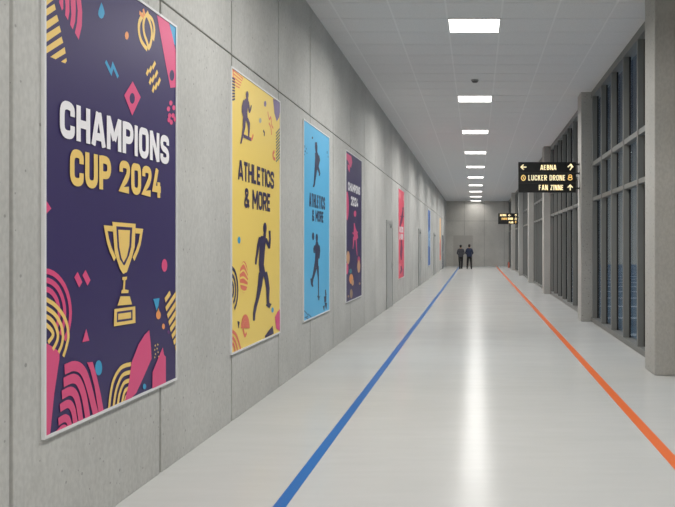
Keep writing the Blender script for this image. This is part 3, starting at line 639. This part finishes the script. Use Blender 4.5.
b = MB()
b.box((XL - .3, YB + .05, -.3), (XR + .4, YB + .3, ZC + .3), M_joint)
xs = [XL, -.98, .665, 2.31, XR + .3]
for x0, x1 in zip(xs, xs[1:]):
    for z0, z1 in ((0, SEAM - G), (SEAM + G, ZC + .02)):
        b.box((x0 + (G if x0 > XL else 0), YB, z0), (x1 - G, YB + .06, z1), M_back, .005)
struct(b.build('wall_end'))
b = MB(); b.box((XL - .3, Y0 - .3, -.3), (XR + .4, Y0, ZC + .3), M_back); struct(b.build('wall_rear'))
b = MB(); b.box((XR, Y0, 0), (XR + .2, 2.7, ZC + .02), M_wall); struct(b.build('wall_right'))

# ceiling: boards with narrow gaps under a slab, wide runners along the hall
TX, TY = .842, .765
b = MB()
b.box((XL - .3, Y0 - .3, ZC + .03), (XR + .3, YB + .3, ZC + .3), M_plenum)
tx0 = -.4535 - 3 * TX
ty0 = 12.16 - TY / 2 - 24 * TY
nx = 7
for i in range(nx):
    x0, x1 = max(tx0 + i * TX, XL), min(tx0 + (i + 1) * TX, XR + .2)
    if x1 - x0 < .02: continue
    for j in range(100):
        y0, y1 = max(ty0 + j * TY, Y0), min(ty0 + (j + 1) * TY, YB)
        if y1 - y0 < .02: continue
        b.box((x0 + .002, y0 + .008, ZC), (x1 - .002, y1 - .008, ZC + .02), M_ceil)
struct(b.build('ceiling'))
b = MB()
for i in range(1, nx):
    x = tx0 + i * TX
    if XL + .05 < x < XR: b.box((x - .014, Y0, ZC - .003), (x + .014, YB, ZC + .01), M_tbar)
struct(b.build('trim_1'))

# ------------------------------------------------------------------ windows between the columns
COLS = [2.75, 10.29, 17.5, 27.2, 35.1, 43.2, 51.7]
DEPTH = .6
def window(n, y0, y1):
    w = empty('window_%d' % n, (XR, y0, 0), kind='structure')
    Lg = y1 - y0
    b = MB(); b.box((0, 0, 0), (.2, Lg, .1), M_metal, .006); b.build('sill', w)
    b = MB(); b.box((0, 0, ZC - .14), (.2, Lg, ZC + .02), M_metal); b.build('header', w)
    k = max(2, round((Lg - .3) / 1.205))
    step = 1.205 if n == 2 else (Lg - .25) / k
    first = 12.50 - y0 - 1.205 if n == 2 else .2
    last = .9 if n == 1 else .03
    pos = []
    q = first
    while q < Lg - last:
        if q > 0.02: pos.append(q)
        q += step
    for q in pos:
        b = MB()
        b.box((0, q - .035, .1), (.125, q + .035, ZC - .14), M_metal, .004)
        b.box((.105, q - .055, .1), (.135, q + .055, ZC - .14), M_gasket)
        b.build('mullion', w)
    for z, h in ((2.80, .085), (3.61, .095)):
        b = MB(); b.box((.012, 0, z), (.13, Lg, z + h), M_metal, .004); b.build('transom', w)
    b = MB(); b.box((.136, 0, .08), (.148, Lg, ZC - .2), M_glass); b.build('glass', w)
ends = COLS[1:] + [YB]
for i, y in enumerate(COLS):
    window(i + 1, y + DEPTH, ends[i] - (.44 if i == 0 else 0))

# concrete columns
CN = ['',
      'square concrete column that the near black direction sign is bracketed to',
      'grey concrete column one bay behind the near direction sign',
      'grey concrete column two bays behind the near direction sign',
      'far concrete column that the small distant sign is fixed to',
      'last concrete column, next to the end wall']
CN[0] = 'nearest square concrete column, tall and cut off by the right edge'
for i, y in enumerate(COLS):
    b = MB(); b.box((0, 0, 0), (XR + .2 - XC, DEPTH, ZC + .01), M_col, .012)
    if i == 1: b.box((XR + .07 - XC, -.44, 0), (XR + .2 - XC, .02, ZC + .01), M_col)   # solid return beside the first window
    o = b.build('concrete_column', None, (XC, y, 0))
    tag(o, CN[i - 1] if i else 'square concrete column beside the camera, outside the frame', 'column', 'concrete columns along the windows', 'thing')

# doors
def door(n, d0, d1, dark=False):
    pm, fm = (M_paint, M_frame)
    if dark: pm, fm = mat('slate_door_paint', (104, 110, 122), .5), mat('slate_door_frame', (92, 98, 110), .5)
    w, h = d1 - d0, 2.47
    r = empty('door_%d' % n, (XL, d0, 0), kind='structure')
    b = MB()
    b.box((0, 0, 0), (.034, .09, h), fm, .004); b.box((0, w - .09, 0), (.034, w, h), fm, .004); b.box((0, .09, h - .09), (.034, w - .09, h), fm, .004)
    b.build('door_frame', r)
    b = MB(); b.box((0, .09, .01), (.022, w - .09, h - .09), pm, .003)
    leaf = b.build('door_leaf', r)
    b = MB(); b.box((.022, w - .62, h - .2), (.07, w - .32, h - .13), M_frame, .006); b.tube([(.06, w - .4, h - .125), (.08, w - .62, h - .105), (.025, w - .8, h - .105)], .01, M_frame, 8); b.build('door_closer', r)
    b = MB()
    b.box((.022, w - .26, 1.1), (.04, w - .2, 1.3), M_steel, .003)
    b.tube([(.04, w - .23, 1.22), (.085, w - .23, 1.22), (.085, w - .37, 1.22)], .011, M_steel)
    b.build('door_handle', r)
door(1, 20.64, 22.06); door(2, 32.1, 33.4); door(3, 43.6, 44.9); door(4, 55.0, 56.2, True)

r = empty('door_5', (-1.89, YB, 0), kind='structure')
M_flush = concrete('flush_door', (188, 184, 177), pores=False, grain=False, amp=.05)
b = MB()
b.box((0, -.03, 0), (.04, 0, 2.53), M_flush, .003); b.box((1.565, -.03, 0), (1.605, 0, 2.53), M_flush, .003); b.box((.04, -.03, 2.49), (1.565, 0, 2.53), M_flush, .003)
b.build('door_frame', r)
for s in (0, 1):
    b = MB(); b.box((.045 + s * .76, -.018, .01), (.8 + s * .76, 0, 2.485), M_flush, .003)
    lf = b.build('door_leaf', r)
    x = .74 if s == 0 else .87
    b = MB(); b.tube([(x, -.018, 1.05), (x, -.06, 1.05), (x, -.06, 1.25), (x, -.018, 1.25)], .01, M_steel); b.build('door_handle', lf)

# ------------------------------------------------------------------ outside: blue court under dusk
M_court = mat('blue_court', (122, 146, 162), .7)
M_line = mat('white_court_line', (235, 238, 240), .6)
b = MB(); b.box((XR + .45, -5, -.3), (60, 69, -.06), M_court)
court = struct(b.build('ground'))
for k in range(14):
    y = 15.4 + k * 3.55
    b = MB(); a = math.radians(4)
    b.box((0, -.17, 0), (40, .17, .006), M_line)
    o = b.build('court_line', court, (XR + .46, y, -.06)); o.rotation_euler = (0, 0, -a)

# ------------------------------------------------------------------ floor lines
M_blue = mat('blue_floor_paint', (30, 102, 174), .35, spec=.15)
M_orange = mat('orange_floor_paint', (228, 112, 58), .35, spec=.15)
b = MB(); b.box((-1.395, Y0, 0), (-1.304, YB, .003), M_blue)
tag(b.build('floor_line'), 'blue guide line painted along the grey floor', 'floor line', 'painted floor guide lines')
b = MB(); b.box((1.585, Y0, 0), (1.69, YB, .003), M_orange)
tag(b.build('floor_line'), 'orange guide line painted along the grey floor', 'floor line', 'painted floor guide lines')

# ------------------------------------------------------------------ ceiling lights
def make_light():
    r = empty('ceiling_light', (0, 0, ZC))
    b = MB(); s, e = .415, .40; f, g = .385, .37
    for a, c in (((-s, -f), (-e, f)), ((e, -f), (s, f)), ((-e, -f), (e, -g)), ((-e, g), (e, f))):
        b.box((a[0], a[1], -.014), (c[0], c[1], 0), M_white)
    b.build('light_frame', r)
    b = MB(); b.box((-e, -g, -.010), (e, g, -.001), M_diff); b.build('diffuser', r)
    ld = bpy.data.lights.new('lamp', 'AREA'); ld.shape = 'RECTANGLE'; ld.size = .78; ld.size_y = .72
    ld.energy = LAMP; ld.color = (1, .985, .96); ld.spread = math.radians(164)
    lo = bpy.data.objects.new('lamp', ld); C.objects.link(lo); lo.parent = r; lo.location = (0, 0, -.013)
    return r
LY = [12.16] + [18.28 + 5.355 * k for k in range(9)] + [6.8, 1.45, -3.9]
ORD = ['nearest and largest square ceiling light panel, at the top of the photo', 'second ceiling light panel, just beyond the smoke detector',
       'third ceiling light panel counting from the near end', 'fourth ceiling light panel counting from the near end', 'fifth ceiling light panel counting from the near end',
       'sixth ceiling light panel counting from the near end', 'fifth ceiling light panel counting from the end wall'.replace('fifth', 'fourth'), 'third ceiling light panel counting from the end wall',
       'second ceiling light panel counting from the end wall', 'last small ceiling light panel, right at the end wall',
       'ceiling light panel above the camera', 'ceiling light panel just behind the camera', 'ceiling light panel at the rear wall']
proto = None
for y, lb in zip(LY, ORD):
    if proto is None: o = proto = make_light()
    else: o = copy_tree(proto)
    o.location = (-.033, y, ZC)
    if lb.startswith('last'):                       # the end panel only glows, its downlight is dimmed
        for ch in o.children:
            if ch.type == 'LIGHT': ch.data = ch.data.copy(); ch.data.energy = LAMP * .12
    tag(o, lb, 'ceiling light', 'square light panels down the ceiling')

sd = empty('smoke_detector', (-.03, 16.2, ZC), 'small round grey smoke detector on the ceiling between first two light panels', 'smoke detector')
M_sd = mat('detector_plastic', (150, 150, 150), .5)
b = MB(); b.lathe([(.085, 0), (.085, -.018), (.078, -.024)], M_sd); b.build('base', sd)
b = MB(); b.lathe([(.07, -.024), (.062, -.05), (.04, -.06), (.01, -.062)], mat('detector_sensor', (95, 95, 95), .5)); b.build('sensor', sd)

# ------------------------------------------------------------------ banners on the left wall
PAL = dict(gold=(244, 208, 120), pink=(224, 84, 132), orange=(240, 160, 95), blue=(62, 160, 205), navy=(58, 48, 96), purple=(58, 48, 96), violet=(110, 60, 120),
           yellow=(247, 216, 112), ink=(50, 42, 82), plum=(82, 64, 100), salmon=(232, 122, 96), goldp=(247, 216, 112), mauve=(124, 108, 150), grey=(178, 178, 170), pine=(96, 112, 108),
           sky=(92, 184, 228), slate=(48, 56, 86), bluedk=(58, 120, 165), tan=(214, 164, 124), pinkd=(198, 66, 112), teal=(56, 140, 150), khaki=(170, 140, 110),
           rose=(240, 92, 116), wine=(122, 50, 88), pinkl=(250, 140, 150), azure=(150, 186, 224), cobalt=(86, 126, 190), denim=(72, 100, 150), amber=(250, 206, 150), coral=(244, 140, 112),
           white=(245, 243, 245))
def ink(c): return mat('print_' + c, PAL[c], .42, spec=.35)
BW_H = 2.915
BZ = .683
XF = -2.472                              # print surface
class Print:
    """graphics laid on a banner sheet; u runs along the wall, v up"""
    def __init__(s, w): s.m = MB(); s.w = w; s.k = 0; s.n = 0
    def add(s, poly, c, e=.045):
        q = clip(poly, s.w, BW_H)
        if len(q) < 3: return
        if sum(q[i - 1][0] * q[i][1] - q[i][0] * q[i - 1][1] for i in range(len(q))) < 0: q = q[::-1]
        s.n += 1
        s.m.face([(XF - XL + .0003 + .00006 * s.k + .000004 * s.n, p[0], p[1]) for p in q], ink(c))
    def item(s, it):
        s.k += 1; s.n = 0
        if it[0] == 'p': s.add(it[2], it[1])
        else:
            for q in stroke_quads(it[3], it[2]): s.add(q, it[1])
    def text(s, t, c, *a, **k):
        s.k += 1; s.n = 0
        for q in text_quads(t, *a, **k): s.add(q, c)
def banner(idx, d0, w, base, label, texts):
    r = empty('sports_banner', (XL, d0, BZ), label, 'banner', 'tall printed banners on the left wall')
    e = .018; T = XF - XL
    b = MB()
    for a, c in (((0, 0, 0), (T + .008, e, BW_H)), ((0, w - e, 0), (T + .008, w, BW_H)), ((0, e, 0), (T + .008, w - e, e)), ((0, e, BW_H - e), (T + .008, w - e, BW_H))):
        b.box(a, c, M_white)
    b.build('frame', r)
    b = MB(); b.box((.003, e, e), (T, w - e, BW_H - e), ink(base)); sheet = b.build('printed_sheet', r)
    art, fig = ART[idx]
    p = Print(w)
    for it in art: p.item(it)
    if art: p.m.build('pattern', r)
    n = p.k
    p = Print(w); p.k = n
    for t in texts: 
        p2 = Print(w); p2.k = n; p2.text(*t[:-1], **t[-1]); o = p2.m.build('lettering', r); o['label'] = '%s lettering' % t[1]
    p = Print(w); p.k = n + 1
    for it in fig + ['next']:
        if it == 'next':
            if p.k > n + 1: p.m.build('trophy_emblem' if idx == 0 else 'figure', r)
            p = Print(w); p.k = n + 1
        else: p.item(it)
    return r
banner(0, 4.282, 1.8991, 'purple', 'large purple banner with gold trophy, CHAMPIONS CUP 2024', [
    ('CHAMPIONS', 'white', 0.160, 1.753, 1.579, 0.228, {}), ('CUP 2024', 'gold', 0.271, 1.475, 1.319, 0.228, {})])
banner(1, 7.556, 1.8890, 'yellow', 'yellow banner with two dark running figures, ATHLETICS & MORE', [
    ('ATHLETICS', 'ink', 0.219, 1.789, 1.382, 0.209, {'weight': .2}), ('& MORE', 'ink', 0.428, 1.507, 1.017, 0.213, {'weight': .2})])
banner(2, 10.720, 1.8941, 'sky', 'sky blue banner with dark athlete figures, ATHLETICS & MORE', [
    ('ATHLETICS', 'slate', 0.371, 1.675, 1.162, 0.210, {}), ('& MORE', 'slate', 0.566, 1.463, 0.847, 0.179, {})])
banner(3, 14.219, 1.9601, 'purple', 'narrow-looking purple banner with pink blobs between blue banner and first door', [
    ('CHAMPIONS', 'white', 0.237, 2.153, 1.487, 0.177, {'weight': .29, 'gap': .2}), ('2024', 'white', 0.582, 1.878, 0.874, 0.192, {'weight': .29, 'gap': .2})])
banner(4, 23.765, 1.9296, 'rose', 'pink red banner hanging just past the first grey door', [
    ('ATHLETICS', 'white', .3, 1.50, 1.33, .2, {'weight': .3, 'gap': .15}), ('& MORE', 'white', .35, 1.26, 1.22, .2, {'weight': .3, 'gap': .15})])
banner(5, 38.390, 1.8991, 'cobalt', 'distant blue banner between second and third doors', [])
banner(6, 50.374, 1.9296, 'amber', 'farthest banner, pale orange, near the end wall', [])

# ------------------------------------------------------------------ hanging direction signs
def arrow(kind, cx, cy, s):
    t = s * .2
    if kind == 'up': P = [[(0, -.5), (0, .42)], [(-.45, .02), (0, .48), (.45, .02)]]
    elif kind == 'left': P = [[(.5, 0), (-.42, 0)], [(-.02, .45), (-.48, 0), (-.02, -.45)]]
    elif kind == 'turn': P = [[(-.45, .0), (.05, .48), (.45, -.02)], [(.05, .45), (.2, -.05), (-.08, -.5)]]
    elif kind == 'ring': P = [[(.38 * math.cos(a), .5 * math.sin(a)) for a in [PI * 2 * k / 14 for k in range(15)]], [(-.12, .3), (.12, -.3)]]
    else: P = [[(.3 * math.cos(a), .24 + .24 * math.sin(a)) for a in [PI * 2 * k / 12 for k in range(13)]], [(.38 * math.cos(a), -.24 + .26 * math.sin(a)) for a in [PI * 2 * k / 12 for k in range(13)]]]
    out = []
    for q in P: out += stroke_quads([(cx + x * s, cy + y * s) for x, y in q], t * (.8 if kind in ('ring', 'lock') else 1))
    return out
def sign(x0, x1, y, z0, z1, rows, label):
    w, h = x1 - x0, z1 - z0
    r = empty('direction_sign', (x0, y, z0), label, 'sign', 'black hanging direction signs')
    b = MB(); b.box((0, 0, 0), (w, .06, h), M_black, .004); b.build('sign_panel', r)
    for v in (h * .31, h * .645):
        b = MB(); b.box((.01, -.003, v - .006), (w - .01, 0, v + .006), M_divider); b.build('divider', r)
    for v in (h * .93, h * .63, h * .14):
        b = MB(); b.box((w - .02, .02, v - .015), (XC - x0 - .006, .045, v + .015), M_black); b.box((XC - x0 - .012, .0, v - .03), (XC - x0 + .001, .065, v + .03), M_black); b.build('bracket', r)
    for polys, m, nm in rows:
        b = MB()
        for q in polys: b.face([(p[0], -.004, p[1]) for p in q], m)
        # raised letters: give the faces a little depth
        g = bmesh.ops.extrude_face_region(b.bm, geom=list(b.bm.faces))
        bmesh.ops.translate(b.bm, verts=[v for v in g['geom'] if isinstance(v, bmesh.types.BMVert)], vec=(0, .0045, 0))
        b.build(nm, r)
    return r
k = 17.8 / 750
def X1(px): return (px - 518.3) * k
def Z1(py): return (192.6 - py) * k
sign(.998, 2.363, 17.77, 3.026, 3.747, [
    (arrow('left', X1(523.6), Z1(167.2), .13), M_cream, 'arrow'),
    (text_quads('AEBNA', X1(540.2), Z1(170.1), X1(556.2) - X1(540.2), 5.0 * k, .175, .55), M_cream, 'lettering'),
    (arrow('turn', X1(570.3), Z1(167.3), .14), M_cream, 'arrow'),
    (arrow('ring', X1(523.3), Z1(178.0), .125), M_gold, 'icon'),
    (text_quads('LUCKER DRONE', X1(528.2), Z1(180.6), X1(565.2) - X1(528.2), 5.4 * k, .165, .6), M_cream, 'lettering'),
    (arrow('lock', X1(570), Z1(177.5), .125), M_gold, 'icon'),
    (text_quads('FAN ZINNE', X1(538.7), Z1(190.2), X1(563.4) - X1(538.7), 5.2 * k, .175, .55), M_cream, 'lettering'),
    (arrow('up', X1(570), Z1(187.8), .13), M_cream, 'arrow')],
    'larger black direction sign with three lit rows, bracketed to nearer column')
w2, h2 = 1.134, .626
sign(1.27, 2.404, 43.5, 2.968, 2.968 + h2, [
    (text_quads('AEBNA', .09 * w2, .74 * h2, .33 * w2, .19 * h2, .22, .4), M_cream, 'lettering'),
    (arrow('left', .59 * w2, .82 * h2, .15), M_cream, 'arrow'),
    (arrow('turn', .9 * w2, .82 * h2, .13), M_cream, 'arrow'),
    (text_quads('LUCKER', .17 * w2, .4 * h2, .29 * w2, .19 * h2, .2, .4), M_gold, 'lettering'),
    (text_quads('DRONE', .5 * w2, .4 * h2, .27 * w2, .2 * h2, .22, .4), M_cream, 'lettering'),
    (arrow('lock', .9 * w2, .49 * h2, .13), M_cream, 'icon'),
    (text_quads('FAN', .55 * w2, .06 * h2, .22 * w2, .2 * h2, .22, .4), M_cream, 'lettering'),
    (arrow('up', .9 * w2, .16 * h2, .13), M_gold, 'arrow')],
    'smaller distant black direction sign with glowing letters near the end wall')

# ------------------------------------------------------------------ small red canister in the far corner
fe = empty('fire_extinguisher', (2.5, 57.5, 0), 'small red canister on the floor in the far right corner', 'fire extinguisher')
M_red = mat('red_enamel', (196, 112, 94), .5)
b = MB(); b.lathe([(.07, 0), (.075, .02), (.075, .34), (.06, .4), (.03, .43), (.025, .46)], M_red); b.build('canister', fe)
b = MB(); b.tube([(0, 0, .45), (0, 0, .49), (.07, 0, .5)], .014, M_gasket); b.build('valve_handle', fe)
b = MB(); b.tube([(-.02, 0, .48), (-.08, 0, .42), (-.09, 0, .25), (-.088, 0, .12)], .01, M_gasket); b.build('hose', fe)

# ------------------------------------------------------------------ two people at the far end, backs to us
def skin(name, V, E, roots, m, extra=None, parent=None, sub=2):
    me = bpy.data.meshes.new(name)
    me.from_pydata([v[0] for v in V], E, [])
    o = bpy.data.objects.new(name, me); C.objects.link(o)
    md = o.modifiers.new('skin', 'SKIN'); md.use_smooth_shade = True
    if not me.skin_vertices: 
        bm = bmesh.new(); bm.from_mesh(me); bm.verts.layers.skin.verify(); bm.to_mesh(me); bm.free()
    sv = me.skin_vertices[0].data
    for i, v in enumerate(V):
        rr = v[1]; sv[i].radius = rr if isinstance(rr, tuple) else (rr, rr)
        sv[i].use_root = i in roots
    md2 = o.modifiers.new('sub', 'SUBSURF'); md2.levels = md2.render_levels = sub
    dg = bpy.context.evaluated_depsgraph_get(); dg.update()
    ev = bpy.data.meshes.new_from_object(o.evaluated_get(dg))
    bpy.data.objects.remove(o); bpy.data.meshes.remove(me)
    b = MB(); b.bm.from_mesh(ev); b.mi(m)
    for f in b.bm.faces: f.material_index = 0; f.smooth = True
    bpy.data.meshes.remove(ev)
    if extra: extra(b)
    return b.build(name, parent)
M_skin = mat('skin', (196, 150, 124), .55)
M_hair = mat('dark_hair', (30, 25, 22), .6)
M_trouser = mat('black_trousers', (24, 24, 26), .8)
M_shoe = mat('black_shoes', (26, 24, 23), .5)
M_eye = mat('eye', (40, 34, 30), .3)
def person(x, y, label, jacket, spread, H):
    k = H / 1.78
    r = empty('person', (x, y, 0), label, 'person', 'people standing at the far end')
    r.scale = (k, k, k)
    sp = spread
    J = {}
    def build(parts, grow=0):
        V, E, roots = [], [], []
        for chain in parts:
            prev = None
            for item in chain:
                nm, co, rad = item
                if nm in J_local: idx = J_local[nm]
                else:
                    rr = tuple(q + grow for q in rad) if isinstance(rad, tuple) else rad + grow
                    V.append((co, rr)); idx = len(V) - 1; J_local[nm] = idx
                if prev is not None: E.append((prev, idx))
                else:
                    if nm in ROOTS: roots.append(idx)
                prev = idx
        return V, E, roots
    spine = [('pelvis', (0, 0, .95), (.135, .10)), ('waist', (0, -.005, 1.12), (.13, .095)), ('chest', (0, -.015, 1.3), (.155, .11)), ('collar', (0, -.015, 1.44), (.085, .065)),
             ('neck', (0, .0, 1.53), .055), ('jaw', (0, .02, 1.6), (.062, .075)), ('skull', (0, .008, 1.68), (.078, .095)), ('crown', (0, .0, 1.745), (.05, .06))]
    arms, legs, fingers = [], [], []
    for s in (-1, 1):
        arms.append([('collar', 0, 0), ('sh%d' % s, (s * .175, -.015, 1.41), .058), ('el%d' % s, (s * .262, -.05, 1.14), .045), ('wr%d' % s, (s * .17, .17, 1.06), .03), ('pa%d' % s, (s * .12, .235, 1.055), .034)])
        legs.append([('pelvis', 0, 0), ('hip%d' % s, (s * .09, 0, .86), .08), ('kn%d' % s, (s * (.1 + sp * .5), .015, .5), .062), ('an%d' % s, (s * (.1 + sp), -.02, .1), .042), ('fo%d' % s, (s * (.105 + sp), .06, .045), .035), ('to%d' % s, (s * (.11 + sp), .15, .03), .028)])
        for q, (ln, off) in enumerate(((.075, .03), (.085, .01), (.08, -.01), (.062, -.03))):
            b0 = Vector((s * .115, .24, 1.055 + off)); d = Vector((-s * .75, .6, -.1)).normalized(); d2 = Vector((-s * .9, -.1, -.25)).normalized()
            fingers.append([('f%d%d0' % (s, q), tuple(b0), .0095), ('f%d%d1' % (s, q), tuple(b0 + d * ln * .55), .009), ('f%d%d2' % (s, q), tuple(b0 + d * ln * .55 + d2 * ln * .5), .008)])
        b0 = Vector((s * .13, .215, 1.08)); fingers.append([('t%d0' % s, tuple(b0), .011), ('t%d1' % s, tuple(b0 + Vector((-s * .02, .025, .04))), .010), ('t%d2' % s, tuple(b0 + Vector((-s * .045, .045, .05))), .009)])
    ROOTS = {'pelvis'} | {f[0][0] for f in fingers}
    J_local = {}
    V, E, roots = build([spine] + arms + legs + fingers)
    def face(b):
        b.ball((0, .108, 1.655), (.013, .02, .022), M_skin, 10)
        for s in (-1, 1):
            b.ball((s * .03, .092, 1.68), (.012, .008, .008), M_eye, 8)
            b.ball((s * .08, .0, 1.66), (.01, .02, .03), M_skin, 10)
        b.ball((0, .094, 1.618), (.022, .008, .006), mat('lips', (165, 100, 92), .5), 8)
    skin('body', V, E, set(roots), M_skin, face, r)
    # jacket: torso and sleeves
    ROOTS = {'hem'}; J_local = {}
    tor = [('hem', (0, 0, .84), (.23, .175)), ('hip', (0, 0, .97), (.215, .16)), ('waist', (0, -.005, 1.12), (.185, .145)), ('chest', (0, -.015, 1.3), (.19, .15)), ('collar', (0, -.015, 1.45), (.125, .105)), ('nape', (0, -.008, 1.53), .085)]
    slv = [[('collar', 0, 0)] + [(a[1][0], a[1][1], .078), (a[2][0], a[2][1], .062), (a[3][0], a[3][1], .042)] for a in arms]
    V, E, roots = build([tor] + slv)
    skin('jacket', V, E, set(roots), jacket, None, r)
    ROOTS = {'seat'}; J_local = {}
    lg = [[('seat', 0, 0), (l[1][0], l[1][1], .115), (l[2][0], l[2][1], .08), (l[3][0], (l[3][1][0], l[3][1][1], .045), .062)] for l in legs]
    V, E, roots = build([[('belt', (0, 0, 1.04), (.18, .135)), ('seat', (0, 0, .92), (.19, .14))]] + lg)
    ROOTS = {'seat'}
    skin('trousers', V, E, {J_local['seat']}, M_trouser, None, r)
    for s in (-1, 1):
        b = MB(); X = s * (.105 + sp); b.ball((X, .05, .05), (.05, .14, .05), M_shoe, 14); b.box((X - .045, -.08, 0), (X + .045, .18, .02), M_shoe, .008); b.build('shoe', r)
    b = MB(); b.ball((0, -.02, 1.718), (.09, .098, .075), M_hair, 20); b.ball((0, -.045, 1.645), (.08, .062, .075), M_hair, 16); b.build('hair', r)
    return r
M_jg = mat('grey_jacket', (72, 72, 78), .8)
M_jn = mat('navy_jacket', (38, 48, 74), .8)
person(-1.135, 55.0, 'person in grey jacket and black trousers standing by the blue line', M_jg, -.03, 1.76)
person(-.505, 54.6, 'person in navy jacket and black trousers, feet apart, beside the grey-jacketed person', M_jn, .05, 1.79)
